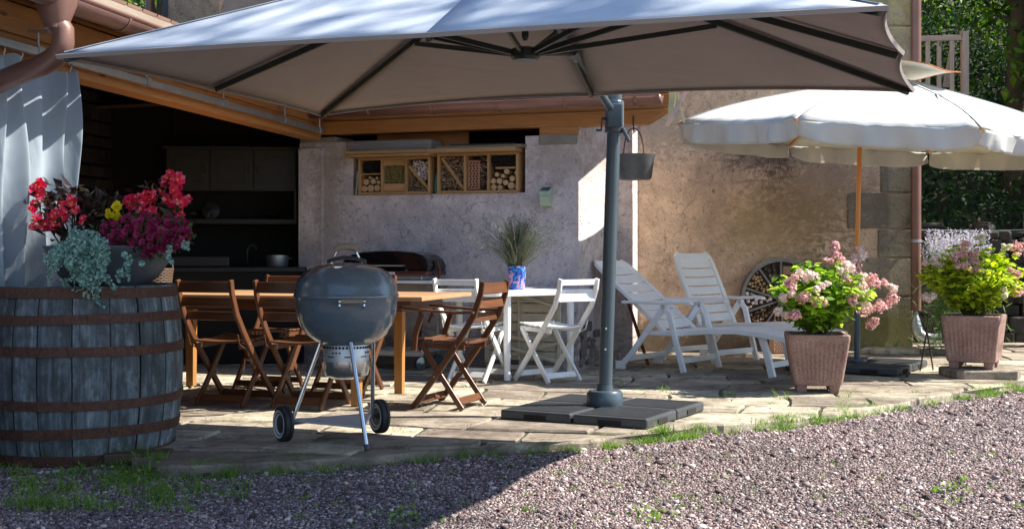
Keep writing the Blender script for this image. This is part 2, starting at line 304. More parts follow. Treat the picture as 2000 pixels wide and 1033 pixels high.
# ------------------------------------------------------------------ mesh builder
class MB:
    def __init__(s): s.v = []; s.f = []; s.g = []; s.m = []
    def add(s, vs, fs, gs=None, mi=0):
        n = len(s.v); s.v += [tuple(x) for x in vs]; s.g += [tuple(x) for x in (gs or vs)]
        s.f += [tuple(i + n for i in q) for q in fs]; s.m += [mi] * len(fs)
    def sweep(s, pts, w, t, side=(1, 0, 0), mi=0, taper=None):
        """rectangular section: w along side, t across; pts a polyline"""
        pts = [V(p) for p in pts]; side = V(side).normalized(); vs = []; gs = []; L = 0; ro = V([random.uniform(0, 50) for _ in range(3)])
        for i, p in enumerate(pts):
            a = pts[max(i - 1, 0)]; b = pts[min(i + 1, len(pts) - 1)]; tg = (b - a).normalized()
            sd = (side - tg * side.dot(tg)).normalized(); nn = tg.cross(sd).normalized()
            if i: L += (p - pts[i - 1]).length
            k = 1 if taper is None else 1 + (taper - 1) * i / (len(pts) - 1)
            for a_, b_ in ((-1, -1), (1, -1), (1, 1), (-1, 1)):
                vs.append(p + sd * (a_ * w * k / 2) + nn * (b_ * t * k / 2)); gs.append(ro + V((L, a_ * w / 2, b_ * t / 2)))
        fs = []
        for i in range(len(pts) - 1):
            o = 4 * i
            for k in range(4): fs.append((o + k, o + (k + 1) % 4, o + 4 + (k + 1) % 4, o + 4 + k))
        fs.append((3, 2, 1, 0)); o = 4 * (len(pts) - 1); fs.append((o, o + 1, o + 2, o + 3))
        s.add(vs, fs, gs, mi); return s
    def bar(s, a, b, w, t, side=(1, 0, 0), mi=0): return s.sweep([a, b], w, t, side, mi)
    def box(s, c, d, rz=0, mi=0):
        c = V(c); M3 = Matrix.Rotation(rz, 3, 'Z'); vs = []; gs = []; ro = V([random.uniform(0, 50) for _ in range(3)])
        ax = max(range(3), key=lambda i: d[i]); o = [ax] + [i for i in range(3) if i != ax]
        for z in (-1, 1):
            for x, y in ((-1, -1), (1, -1), (1, 1), (-1, 1)):
                l = V((x * d[0] / 2, y * d[1] / 2, z * d[2] / 2)); vs.append(c + M3 @ l); gs.append(ro + V((l[o[0]], l[o[1]], l[o[2]])))
        s.add(vs, [(3, 2, 1, 0), (4, 5, 6, 7), (0, 1, 5, 4), (1, 2, 6, 5), (2, 3, 7, 6), (3, 0, 4, 7)], gs, mi); return s
    def tube(s, pts, r, n=8, mi=0, cap=True):
        pts = [V(p) for p in pts]; vs = []; gs = []; L = 0
        rs = r if isinstance(r, (list, tuple)) else [r] * len(pts)
        ref = V((0, 0, 1)) if abs((pts[-1] - pts[0]).normalized().z) < .9 else V((1, 0, 0))
        for i, p in enumerate(pts):
            tg = (pts[min(i + 1, len(pts) - 1)] - pts[max(i - 1, 0)]).normalized()
            a = tg.cross(ref).normalized(); b = tg.cross(a).normalized(); ref = -b if False else ref
            if i: L += (p - pts[i - 1]).length
            for k in range(n):
                t = 2 * math.pi * k / n; q = a * math.cos(t) + b * math.sin(t)
                vs.append(p + q * rs[i]); gs.append(V((L, math.cos(t) * rs[i], math.sin(t) * rs[i])))
        fs = [(i * n + k, i * n + (k + 1) % n, (i + 1) * n + (k + 1) % n, (i + 1) * n + k) for i in range(len(pts) - 1) for k in range(n)]
        if cap: fs.append(tuple(range(n - 1, -1, -1))); o = (len(pts) - 1) * n; fs.append(tuple(range(o, o + n)))
        s.add(vs, fs, gs, mi); return s
    def lathe(s, prof, n=32, c=(0, 0, 0), M=None, mi=0, capb=False, capt=False):
        c = V(c); M = M or Matrix.Identity(3); vs = []
        for r, z in prof:
            for k in range(n):
                t = 2 * math.pi * k / n; vs.append(c + M @ V((r * math.cos(t), r * math.sin(t), z)))
        fs = [(i * n + k, i * n + (k + 1) % n, (i + 1) * n + (k + 1) % n, (i + 1) * n + k) for i in range(len(prof) - 1) for k in range(n)]
        if capb: fs.append(tuple(range(n - 1, -1, -1)))
        if capt: o = (len(prof) - 1) * n; fs.append(tuple(range(o, o + n)))
        s.add(vs, fs, None, mi); return s
    def grid(s, fn, nu, nv, mi=0, closed=False):
        vs = [fn(u / nu, v / nv) for v in range(nv + 1) for u in range(nu + 1)]
        fs = [(v * (nu + 1) + u, v * (nu + 1) + u + 1, (v + 1) * (nu + 1) + u + 1, (v + 1) * (nu + 1) + u) for v in range(nv) for u in range(nu)]
        s.add(vs, fs, None, mi); return s
    def build(s, name, mats, parent=None, smooth=False, bevel=0, world=False, loc=None, rz=0, solid=0, angle=40, seg=2):
        me = bpy.data.meshes.new(name); v = s.v
        if world and parent is not None:
            Mi = (Matrix.Translation(parent.location) @ Matrix.Rotation(parent.rotation_euler.z, 4, 'Z')).inverted(); v = [tuple(Mi @ V(p)) for p in v]
        elif parent is None and loc is None and v and world:
            pass
        me.from_pydata(v, [], s.f)
        a = me.attributes.new('gc', 'FLOAT_VECTOR', 'POINT'); a.data.foreach_set('vector', np.array(s.g, dtype=np.float32).ravel())
        for mm in (mats if isinstance(mats, (list, tuple)) else [mats]): me.materials.append(MT[mm] if isinstance(mm, str) else mm)
        if any(s.m): me.polygons.foreach_set('material_index', s.m)
        if smooth: me.shade_smooth(); me.set_sharp_from_angle(angle=R(angle))
        me.update()
        o = bpy.data.objects.new(name, me); COL.objects.link(o); o.parent = parent
        if loc is not None: o.location = loc
        if rz: o.rotation_euler.z = rz
        if solid:
            md = o.modifiers.new('solid', 'SOLIDIFY'); md.thickness = solid; md.offset = 0
        if bevel:
            md = o.modifiers.new('bevel', 'BEVEL'); md.width = bevel; md.segments = seg; md.limit_method = 'ANGLE'; md.angle_limit = R(50)
        return o
def tag(o, label=None, cat=None, group=None, kind=None):
    if label: o['label'] = label
    if cat: o['category'] = cat
    if group: o['group'] = group
    if kind: o['kind'] = kind
    return o
def thing(name, label, cat, loc=(0, 0, 0), rz=0, group=None):
    o = bpy.data.objects.new(name, None); COL.objects.link(o); o.empty_display_size = .1
    o.location = loc; o.rotation_euler.z = rz; return tag(o, label, cat, group)
def copy_tree(o, parent=None):
    c = o.copy(); COL.objects.link(c); c.parent = parent
    for ch in [x for x in bpy.data.objects if x.parent == o]: copy_tree(ch, c)
    return c

def np_mesh(name, verts, faces, mat, parent=None, per=None, world=False):
    """verts Nx3, faces list-of-arrays with constant count"""
    verts = np.asarray(verts, dtype=np.float32).copy()
    if world and parent is not None:
        lx, ly, lz = parent.location; a = -parent.rotation_euler.z; verts -= np.array([lx, ly, lz], dtype=np.float32)
        x = verts[:, 0] * math.cos(a) - verts[:, 1] * math.sin(a); y = verts[:, 0] * math.sin(a) + verts[:, 1] * math.cos(a); verts[:, 0] = x; verts[:, 1] = y
    me = bpy.data.meshes.new(name); nf, k = faces.shape
    me.vertices.add(len(verts)); me.vertices.foreach_set('co', verts.ravel())
    me.loops.add(nf * k); me.loops.foreach_set('vertex_index', faces.astype(np.int32).ravel())
    me.polygons.add(nf); me.polygons.foreach_set('loop_start', np.arange(0, nf * k, k, dtype=np.int32))
    me.polygons.foreach_set('loop_total', np.full(nf, k, dtype=np.int32))
    me.update(calc_edges=True); me.materials.append(MT[mat] if isinstance(mat, str) else mat)
    o = bpy.data.objects.new(name, me); COL.objects.link(o); o.parent = parent; return o
def unit(a): return a / np.maximum(np.linalg.norm(a, axis=1, keepdims=True), 1e-9)
def leaf_arrays(c, L, W, d=None, n=None, fold=.25):
    """diamond leaves, folded along the midrib"""
    N = len(c); L = np.broadcast_to(np.asarray(L, float), (N,))[:, None]; W = np.broadcast_to(np.asarray(W, float), (N,))[:, None]
    if d is None: d = RNG.normal(size=(N, 3))
    d = unit(np.asarray(d, float))
    if n is None: n = RNG.normal(size=(N, 3)) + np.array([0, 0, .8])
    n = n - d * (n * d).sum(1, keepdims=True); n = unit(n); s = np.cross(d, n)
    b = c; t = c + d * L; m = c + d * L * .42
    l = m + s * W / 2 + n * W * fold; r = m - s * W / 2 + n * W * fold
    v = np.stack([b, l, t, r], 1).reshape(-1, 3); i = np.arange(N)[:, None] * 4
    f = np.concatenate([i + np.array([0, 2, 1]), i + np.array([0, 3, 2])], 0)
    return v, f
def leaves(name, mat, parent, c, L, W, d=None, n=None, fold=.25, world=True):
    v, f = leaf_arrays(np.asarray(c, float), L, W, d, n, fold); return np_mesh(name, v, f, mat, parent, world=world)
def blade_arrays(c, h, w, lean, seg=3, droop=.5):
    """grass blades: c Nx3, h height, lean Nx2 horizontal lean"""
    N = len(c); h = np.broadcast_to(np.asarray(h, float), (N,)); w = np.broadcast_to(np.asarray(w, float), (N,))
    ang = RNG.uniform(0, 2 * np.pi, N); s = np.stack([np.cos(ang), np.sin(ang), np.zeros(N)], 1)
    rows = []
    for k in range(seg + 1):
        t = k / seg; p = c.copy(); p[:, :2] += lean * (t ** 1.8)[..., None] if False else lean * (t ** 1.8)
        p[:, 2] += h * (t - droop * .35 * t ** 3)
        ww = (w * (1 - t) * .5 + .0003)[:, None]
        rows += [p - s * ww, p + s * ww]
    v = np.stack(rows, 1).reshape(-1, 3); n = 2 * (seg + 1); i = np.arange(N)[:, None] * n
    f = np.concatenate([i + np.array([2 * k, 2 * k + 1, 2 * k + 3, 2 * k + 2]) for k in range(seg)], 0)
    return v, f
def flower_arrays(c, nrm, r, np_=5, cup=.3, wid=1.0):
    N = len(c); nrm = unit(np.asarray(nrm, float)); r = np.broadcast_to(np.asarray(r, float), (N,))
    a = np.cross(nrm, unit(RNG.normal(size=(N, 3)))); a = unit(a); b = np.cross(nrm, a); vs = []; fs = []; base = 0
    for k in range(np_):
        t = 2 * math.pi * k / np_; hw = math.pi / np_ * wid
        d0 = a * math.cos(t) + b * math.sin(t); dl = a * math.cos(t - hw) + b * math.sin(t - hw); dr = a * math.cos(t + hw) + b * math.sin(t + hw); R_ = r[:, None]
        vs.append(np.stack([c, c + dl * R_ * .75 + nrm * R_ * cup * .7, c + d0 * R_ + nrm * R_ * cup, c + dr * R_ * .75 + nrm * R_ * cup * .7], 1).reshape(-1, 3))
        fs.append(np.arange(N)[:, None] * 4 + np.array([0, 1, 2, 3]) + base); base += 4 * N
    return np.concatenate(vs), np.concatenate(fs)
def cat_arrays(lst):
    vs = []; fs = []; o = 0
    for v, f in lst: vs.append(v); fs.append(f + o); o += len(v)
    return np.concatenate(vs), np.concatenate(fs)

# ------------------------------------------------------------------ ground, gravel, patio
gz = -.055
g = MB(); n = 12
g.add([(-60, -8, gz), (60, -8, gz), (60, 90, gz), (-60, 90, gz)], [(0, 1, 2, 3)])
tag(g.build('ground', 'ground'), kind='structure')

EDGE = [(-12, 7.6), (-2.2, 7.4), (-1.93, 6.40), (-1.82, 6.21), (-1.14, 6.36), (-.745, 6.55), (-.28, 6.84), (.43, 7.08), (.785, 7.37), (1.25, 7.70), (1.78, 7.98), (2.17, 8.36), (2.96, 9.11), (3.51, 9.61), (4.12, 10.13), (6, 11.8), (9, 14), (14, 16)]
def edge_y(x):
    for (x0, y0), (x1, y1) in zip(EDGE, EDGE[1:]):
        if x <= x1: return y0 + (y1 - y0) * (x - x0) / (x1 - x0)
    return EDGE[-1][1]
pb = MB()
xs = [-9 + .3 * i for i in range(62)]
pb.add([(x, edge_y(x) + .07, -.014) for x in xs] + [(x, 16, -.022) for x in xs], [(i, i + 1, i + 63, i + 62) for i in range(61)])
pb.add([(x, edge_y(x) + .07, -.014) for x in xs] + [(x, edge_y(x) + .07, -.09) for x in xs], [(i + 62, i + 63, i + 1, i) for i in range(61)])
tag(pb.build('patio_bed', 'joint'), kind='structure')
sb = MB(); e1 = V((.975, -.22)); e2 = V((.22, .975)); rnd = random.Random(5)
vv = -2.0; vs_lines = []
while vv < 17: vs_lines.append(vv); vv += rnd.uniform(.34, .62)
for r0, r1 in zip(vs_lines, vs_lines[1:]):
    uu = -11 + rnd.uniform(0, .5); skew = rnd.uniform(-.05, .05)
    while uu < 12:
        w = rnd.uniform(.45, 1.15); u0, u1 = uu, uu + w; uu += w
        gp = .011; cs = [(u0 + gp, r0 + gp), (u1 - gp, r0 + gp), (u1 - gp, r1 - gp), (u0 + gp, r1 - gp)]
        sk = rnd.uniform(-.05, .05)
        pts = []
        for i in range(4):
            a = cs[i]; b = cs[(i + 1) % 4]; K = 6 if i % 2 == 0 else 3
            for k in range(K):
                t = k / K; pts.append([a[0] + (b[0] - a[0]) * t + rnd.uniform(-.010, .010), a[1] + (b[1] - a[1]) * t + rnd.uniform(-.010, .010)])
        # row wobble shared by position
        pw = []
        for u, v_ in pts:
            v2 = v_ + .05 * math.sin(u * 1.7 + r0 * .0) + .025 * math.sin(u * 4.1); u2 = u + sk * 0 + .03 * math.sin(v_ * 5)
            x, y = e1 * u2 + e2 * v2; pw.append([x, y])
        jit_e = rnd.uniform(-.03, .04)
        cx = sum(p[0] for p in pw) / len(pw); cy = sum(p[1] for p in pw) / len(pw)
        if cx < -8 or cx > 9 or cy > 15.8 or max(p[1] - edge_y(p[0]) for p in pw) < .05: continue
        for p in pw:
            ey = edge_y(p[0]) + .015 * math.sin(p[0] * 9) + jit_e
            if p[1] < ey: p[1] = ey
        cx = sum(p[0] for p in pw) / len(pw); cy = sum(p[1] for p in pw) / len(pw)
        zt = rnd.uniform(-.008, .006); tx = rnd.uniform(-.008, .008); ty = rnd.uniform(-.012, .012); K = len(pw); vs = []
        for kk, (ins, z) in enumerate(((0, -.075), (0, zt - .012), (.010, zt))):
            for x, y in pw:
                d = V((cx - x, cy - y)); l = max(d.length, 1e-3); x2 = x + d.x / l * ins; y2 = y + d.y / l * ins
                vs.append((x2, y2, z + (0 if kk == 0 else (x - cx) * tx + (y - cy) * ty)))
        fs = [(i + K * j, (i + 1) % K + K * j, (i + 1) % K + K * (j + 1), i + K * (j + 1)) for j in range(2) for i in range(K)]
        fs.append(tuple(range(2 * K, 3 * K))); sb.add(vs, fs)
tag(sb.build('patio_paving', 'flag', smooth=False), kind='structure')

def gravel(name, N, xr, yr, smin, smax):
    x = RNG.uniform(*xr, N * 2); y = yr[0] + (yr[1] - yr[0]) * RNG.uniform(0, 1, N * 2) ** 1.25
    keep = (np.abs(x) < y * .43 + .2) & (y < np.interp(x, [e[0] for e in EDGE], [e[1] for e in EDGE]) + .01)
    x = x[keep][:N]; y = y[keep][:N]; N = len(x)
    s = RNG.uniform(smin, smax, N) * (1 + .05 * (y - 5))
    cube = np.array([[-1, -1, -1], [1, -1, -1], [1, 1, -1], [-1, 1, -1], [-1, -1, 1], [1, -1, 1], [1, 1, 1], [-1, 1, 1]], float) * .5
    sh = cube[None] * np.stack([RNG.uniform(.8, 1.5, N), RNG.uniform(.7, 1.1, N), RNG.uniform(.45, .9, N)], 1)[:, None] + RNG.uniform(-.17, .17, (N, 8, 3))
    a = RNG.uniform(0, 6.28, N); t = RNG.normal(0, .45, N)
    ca, sa, ct, st = np.cos(a), np.sin(a), np.cos(t), np.sin(t)
    X = sh[..., 0]; Y = sh[..., 1]; Z = sh[..., 2]
    Y2 = Y * ct[:, None] - Z * st[:, None]; Z2 = Y * st[:, None] + Z * ct[:, None]
    X3 = X * ca[:, None] - Y2 * sa[:, None]; Y3 = X * sa[:, None] + Y2 * ca[:, None]
    v = np.stack([X3, Y3, Z2], 2) * s[:, None, None] + np.stack([x, y, gz + s * RNG.uniform(.05, .45, N)], 1)[:, None]
    q = np.array([[3, 2, 1, 0], [4, 5, 6, 7], [0, 1, 5, 4], [1, 2, 6, 5], [2, 3, 7, 6], [3, 0, 4, 7]])
    f = (np.arange(N)[:, None, None] * 8 + q[None]).reshape(-1, 4)
    return tag(np_mesh(name, v.reshape(-1, 3), f, 'gravel'), kind='stuff')
gravel('gravel', 290000, (-3.6, 5), (4.3, 11), .004, .0098)
gravel('gravel', 3200, (-3.4, 5), (4.3, 10.5), .013, .024)

# grass and weeds
MT['grass'] = leafmat('grass_blade', [(0, (.06, .15, .02)), (.6, (.16, .29, .04)), (1, (.30, .40, .09))], .4)
tufts = []   # x, y, radius, blades, height
er = random.Random(3)
for i in range(150):
    x = er.uniform(-3.0, 4.6); y = edge_y(x) - er.uniform(-.02, .10)
    if er.random() < .55 or x < -.2: tufts.append((x, y, er.uniform(.02, .09), er.randint(8, 34), er.uniform(.03, .075)))
for i in range(52):   # dense patch at the foot of the barrel
    p = G(er.uniform(0, 470), er.uniform(905, 1000), gz); tufts.append((p.x, p.y, er.uniform(.04, .14), er.randint(24, 60), er.uniform(.03, .09)))
for px, py, n_, h_ in ((1210, 757, 18, .09), (1298, 770, 16, .08), (1420, 780, 30, .09), (1525, 785, 22, .12), (1650, 785, 24, .10), (1655, 800, 40, .07), (1790, 775, 20, .06), (1055, 822, 14, .05), (1275, 835, 50, .07), (1300, 850, 70, .08), (1350, 850, 60, .06), (1520, 826, 90, .06), (1545, 822, 60, .05), (1640, 812, 80, .05), (1690, 800, 60, .05), (1060, 760, 10, .05), (1470, 757, 14, .05), (1710, 745, 10, .05), (1760, 742, 12, .05), (1930, 770, 40, .06), (1980, 758, 40, .05), (375, 790, 40, .035), (480, 888, 30, .03), (590, 900, 60, .05), (620, 905, 60, .05), (575, 905, 50, .05), (780, 845, 30, .03), (830, 833, 20, .03)):
    p = G(px, py, -.03); tufts.append((p.x, p.y, .06, n_, h_))
for i in range(120):
    p = G(er.uniform(560, 2000), er.uniform(880, 1033), gz); tufts.append((p.x, p.y, er.uniform(.015, .06), er.randint(4, 14), er.uniform(.015, .04)))
for i in range(190):
    p = G(er.choice((er.uniform(360, 1900), er.uniform(1180, 1800))), er.uniform(735, 860), -.02)
    if p.y > edge_y(p.x): tufts.append((p.x, p.y, .03, er.randint(3, 12), er.uniform(.02, .05)))
for i in range(80):
    px = er.choice((er.uniform(1240, 1400), er.uniform(1470, 1720), er.uniform(1880, 2000), er.uniform(1000, 1900))); x = (px - 1000) / F * 8
    for it in range(8): x = (px - 1000) / F * edge_y(x)
    tufts.append((x, edge_y(x) - er.uniform(-.03, .09), er.uniform(.02, .07), er.randint(14, 46), er.uniform(.03, .07)))
cs = []; hs = []; ls = []
for x, y, r, n_, h in tufts:
    a = RNG.uniform(0, 6.28, n_); q = r * np.sqrt(RNG.uniform(0, 1, n_))
    base = -.02 if y > edge_y(x) else gz
    cs.append(np.stack([x + q * np.cos(a), y + q * np.sin(a), np.full(n_, base)], 1)); hs.append(h * RNG.uniform(.5, 1.2, n_)); ls.append(RNG.normal(0, h * .55, (n_, 2)))
v, f = blade_arrays(np.concatenate(cs), np.concatenate(hs), .005, np.concatenate(ls))
tag(np_mesh('grass', v, f, 'grass'), 'grass and small weeds along the patio edge and in the joints', 'grass', kind='stuff')
# broad leaved weeds
cs = []
for px, py in ((380, 795), (150, 930), (250, 940), (60, 950), (1052, 822), (300, 930), (1850, 965), (1270, 1020), (790, 1020)):
    p = G(px, py, gz); cs.append(np.array([p.x, p.y, p.z + .03]) + RNG.normal(0, 1, (40, 3)) * np.array([.05, .05, .02]))
o = leaves('weeds', 'grass', None, np.concatenate(cs), .03, .015, world=False); tag(o, 'broad leaved weeds in the gravel', 'weeds', kind='stuff')

MT['litter'] = leafmat('dry_litter', [(0, (.05, .03, .02)), (.6, (.20, .12, .06)), (1, (.36, .26, .12))], 0, .8)
N = 1500; x = RNG.uniform(-3, 5, N); y = RNG.uniform(6.2, 13, N); k = np.abs(x) < y * .43; c = np.stack([x, y, np.where(y > np.interp(x, [e[0] for e in EDGE], [e[1] for e in EDGE]), .006, gz + .012)], 1)[k]
o = leaves('leaf_litter', 'litter', None, c, RNG.uniform(.006, .028, len(c)), RNG.uniform(.004, .016, len(c)), RNG.normal(size=(len(c), 3)) * np.array([1, 1, .15]), RNG.normal(size=(len(c), 3)) * .3 + np.array([0, 0, 1]), world=False); tag(o, kind='stuff')
# ------------------------------------------------------------------ hillside behind
hb = MB()
def hill(u, v_):
    x = -45 + 95 * u; y = 15.6 + 50 * v_; h = gz - .02 + max(0, y - 15.7) * .42 + .35 * math.sin(x * .7 + y * .4) * min(1, (y - 15.6) * .3)
    return (x, y, h)
hb.grid(hill, 60, 30); tag(hb.build('hillside', 'hill', smooth=True), kind='structure')

# ------------------------------------------------------------------ farmhouse
B0, B1 = V((-3.42, 12.72, 0)), V((4.316, 13.6, 0)); bd = (B1 - B0).normalized(); bn = V((bd.y, -bd.x, 0)); HR = math.atan2(bd.y, bd.x)
BL = (B1 - B0).length
house = thing('farmhouse', 'old stone farmhouse with rough brown rendered wall and stone corner blocks', 'house', B0, HR)
hm = MB(); HH = 7.0
nu, nv = 60, 54
def hw(u, v_):
    x = BL * u; z = -.1 + (HH + .1) * v_; return (x, 0, z)
hm.grid(hw, nu, nv)
hm.add([(0, 0, -.1), (0, 8, -.1), (0, 8, HH), (0, 0, HH)], [(3, 2, 1, 0)]); hm.add([(BL, 0, -.1), (BL, 8, -.1), (BL, 8, HH), (BL, 0, HH)], [(0, 1, 2, 3)])
hm.add([(0, 8, -.1), (BL, 8, -.1), (BL, 8, HH), (0, 8, HH)], [(0, 1, 2, 3)]); hm.add([(0, 0, HH), (BL, 0, HH), (BL, 8, HH), (0, 8, HH)], [(0, 1, 2, 3)])
# object coords for the render material: x along the wall measured in world X
hm.build('wall', 'render_house', house)
rf = MB(); rf.sweep([(-.4, -.5, HH - .1), (-.4, 4, HH + 2.2), (-.4, 8.5, HH - .1)], .02, .02)
rf = MB(); rf.add([(-.4, -.5, HH - .1), (BL + .4, -.5, HH - .1), (BL + .4, 4, HH + 2.4), (-.4, 4, HH + 2.4), (BL + .4, 8.5, HH - .1), (-.4, 8.5, HH - .1)], [(0, 1, 2, 3), (3, 2, 4, 5)])
rf.build('roof', 'terracotta_tile', house, solid=.12)
# quoins at the right corner: front face + side face
qr = random.Random(2); z = -.05; k = 0
while z < 6.9:
    h = qr.uniform(.30, .42) if k else .62
    w = (.70 if k % 2 else .34) + qr.uniform(-.05, .08); q = MB()
    if k in (0,): w = .95
    dz = .006
    q.box((BL - w / 2 + .012, .10 - .0, z + h / 2), (w - .006, .24, h - .012))
    q.build('quoin_stone', 'quoin', house, bevel=.012); z += h; k += 1
# faded plaster panel at the upper left
q = MB(); pl = []
for i in range(24):
    t = i / 24 * 6.283; pl.append((1.05 + .55 * math.cos(t) * (1 + .12 * math.sin(3 * t)), -.012, 3.35 + .55 * math.sin(t) * (1 + .1 * math.cos(5 * t))))
q.add(pl + [(x, .02, z_) for x, y, z_ in pl], [tuple(range(23, -1, -1))] + [(i, (i + 1) % 24, 24 + (i + 1) % 24, 24 + i) for i in range(24)]); q.build('plaster_patch', 'mortar', house)
q = MB(); q.box((0.2, -.004, 4.9), (.5, .05, 4.0)); q.build('quoin_stone', 'quoin', house, bevel=.02)
# downpipe at the right corner
dp = MB(); px_ = B1 + V((.015, -.09, 0))
dp.tube([px_ + V((0, 0, .42)), px_ + V((0, 0, 6.9))], .055, 14); d_ = dp.build('downpipe', 'copper_gutter', house, smooth=True, world=True)
for zz in (1.15, 3.0, 4.9):
    b_ = MB(); b_.tube([px_ + V((0, 0, zz)), px_ + V((0, 0, zz + .03))], .062, 14); b_.build('pipe_clip', 'zinc', d_, world=False).matrix_parent_inverse = Matrix.Identity(4)
for o in [x for x in bpy.data.objects if x.parent == d_]:
    me = o.data; Mi = (Matrix.Translation(house.location) @ Matrix.Rotation(HR, 4, 'Z')).inverted()
    for v_ in me.vertices: v_.co = Mi @ v_.co
el = MB(); el.tube([px_ + V((0, 0, .46)), px_ + V((0, 0, .26)), px_ + V((.02, -.01, .18)), px_ + V((.08, -.03, .125)), px_ + V((.17, -.05, .115)), px_ + V((.25, -.07, .12))], .063, 14)
el.build('pipe_elbow', 'zinc', house, smooth=True, world=True)
ir = random.Random(9)   # dead ivy stems clinging to the wall
ivy = MB()
for i in range(26):
    a = B0 + bd * (6.2 + ir.gauss(0, .16)) + bn * .015; a.z = 2.16 + ir.gauss(0, .05); pts = [a.copy()]; ang = ir.uniform(-2.9, -.2)
    for k in range(7):
        ang += ir.gauss(0, .35); st = ir.uniform(.04, .1); pts.append(pts[-1] + bd * (math.cos(ang) * st) + V((0, 0, math.sin(ang) * st)))
    ivy.tube(pts, [.0032 * (1 - .1 * k) for k in range(8)], 4, cap=False)
o = ivy.build('dead_ivy', 'bark', world=True); tag(o, 'tangle of dead ivy stems clinging to the brown wall under the white parasol', 'dead ivy')

# ------------------------------------------------------------------ kitchen lean-to with wall A and the open left wing
CN = V((.594, 11.25, 0)); RA = math.atan2(-.342, .94)
def WA(x, y, z): # local wall-A frame to world
    return CN + V((.94, -.342, 0)) * x + V((.342, .94, 0)) * y + V((0, 0, z))
def pxu(px):
    k = (px - 1000) / F; return -(0.594 - 11.25 * k) / (.94 + .342 * k)
shed = thing('outbuilding', 'pink rendered lean-to kitchen with an open left wing and exposed orange beams', 'outbuilding', CN, RA)
NX0, NX1, NZ0, NZ1 = pxu(690), pxu(1026), 1.59, 2.17; TH = .42
wl_ = MB(); wr = random.Random(4)
def rough_quad(mb, fn, nu, nv, amp=.008):
    cache = {}
    def g_(u, v_):
        p = V(fn(u, v_)); e = min(u, 1 - u, v_, 1 - v_)
        if e > 1e-6: p = p + V((0, wr.uniform(-amp, amp), 0))
        return p
    mb.grid(g_, nu, nv)
X0 = pxu(585)
# front face pieces (y = 0 outer)
rough_quad(wl_, lambda u, v_: (X0 + (NX0 - X0) * u, 0, -.1 + 2.20 * v_), 10, 30)
rough_quad(wl_, lambda u, v_: (NX0 + (NX1 - NX0) * u, 0, -.1 + (NZ0 + .1) * v_), 30, 26)
rough_quad(wl_, lambda u, v_: (NX1 + (0 - NX1) * u, 0, -.1 + 2.20 * v_), 10, 30)
# niche reveal
wl_.add([(NX0, 0, NZ0), (NX1, 0, NZ0), (NX1, TH, NZ0), (NX0, TH, NZ0)], [(0, 1, 2, 3)])
wl_.add([(NX0, 0, NZ0), (NX0, TH, NZ0), (NX0, TH, 2.1), (NX0, 0, 2.1)], [(0, 1, 2, 3)])
wl_.add([(NX1, 0, NZ0), (NX1, TH, NZ0), (NX1, TH, 2.1), (NX1, 0, 2.1)], [(3, 2, 1, 0)])
# left jamb face and the return to the house
wl_.add([(X0, 0, -.1), (X0, TH, -.1), (X0, TH, 2.1), (X0, 0, 2.1)], [(0, 1, 2, 3)])
wl_.add([(X0, TH, -.1), (NX0, TH, -.1), (NX0, TH, 2.1), (X0, TH, 2.1), (NX1, TH, 2.1), (NX1, TH, -.1), (-TH, TH, -.1), (-TH, TH, 2.1)], [(0, 1, 2, 3), (5, 6, 7, 4)])
wl_.add([(NX0, TH, -.1), (NX1, TH, -.1), (NX1, TH, NZ0), (NX0, TH, NZ0)], [(0, 1, 2, 3)])
wl_.add([(X0, 0, 2.1), (NX0, 0, 2.1), (NX0, TH, 2.1), (X0, TH, 2.1), (NX1, 0, 2.1), (0, 0, 2.1), (0, TH, 2.1), (NX1, TH, 2.1)], [(0, 1, 2, 3), (4, 5, 6, 7)])
wl_.grid(lambda u, v_: (.0 + (wr.uniform(-.008, .008) if 0 < u < 1 and 0 < v_ < 1 else 0), 2.12 * u, -.1 + 2.62 * v_), 16, 26)
wl_.build('wall', 'render_pink', shed, smooth=True, angle=60)
# pilaster at the left, low plinth and exposed rubble
q = MB(); q.box((X0 + .14, -.02, 1.0), (.27, .05, 2.1)); q.build('pilaster', 'render_pink', shed, bevel=.015)
q = MB(); pw_ = [V((.97, 12.335, 0)), V((1.175, 12.262, 0)), V((1.235, 13.30, 0)), V((.95, 13.30, 0))]; q.add([p - V((0, 0, .1)) for p in pw_] + [p + V((0, 0, 2.62)) for p in pw_], [(3, 2, 1, 0), (4, 5, 6, 7), (0, 1, 5, 4), (1, 2, 6, 5), (2, 3, 7, 6), (3, 0, 4, 7)]); q.build('pilaster', 'render_pink', shed, world=True, bevel=.012)
q = MB(); q.box((X0 + .22, .15, 2.125), (.40, .38, .05)); q.build('mortar_pad', 'mortar', shed, bevel=.012)
q = MB(); q.box((-.19, .13, 2.065), (.36, .30, .10)); q.build('mortar_pad', 'mortar', shed, bevel=.012)
q = MB(); q.box((-.18, .10, 2.14), (.36, .26, .065)); q.build('bearing_block', 'beam', shed, bevel=.006)
rb = MB()
for i in range(26):
    q0 = V((wr.uniform(.0, .03), wr.uniform(.02, .55), wr.uniform(.02, .38))); rb.box(q0, (.012, wr.uniform(.05, .16), wr.uniform(.03, .09)), wr.uniform(-.1, .1))
rb.build('exposed_rubble', 'rubble', shed, bevel=.01)
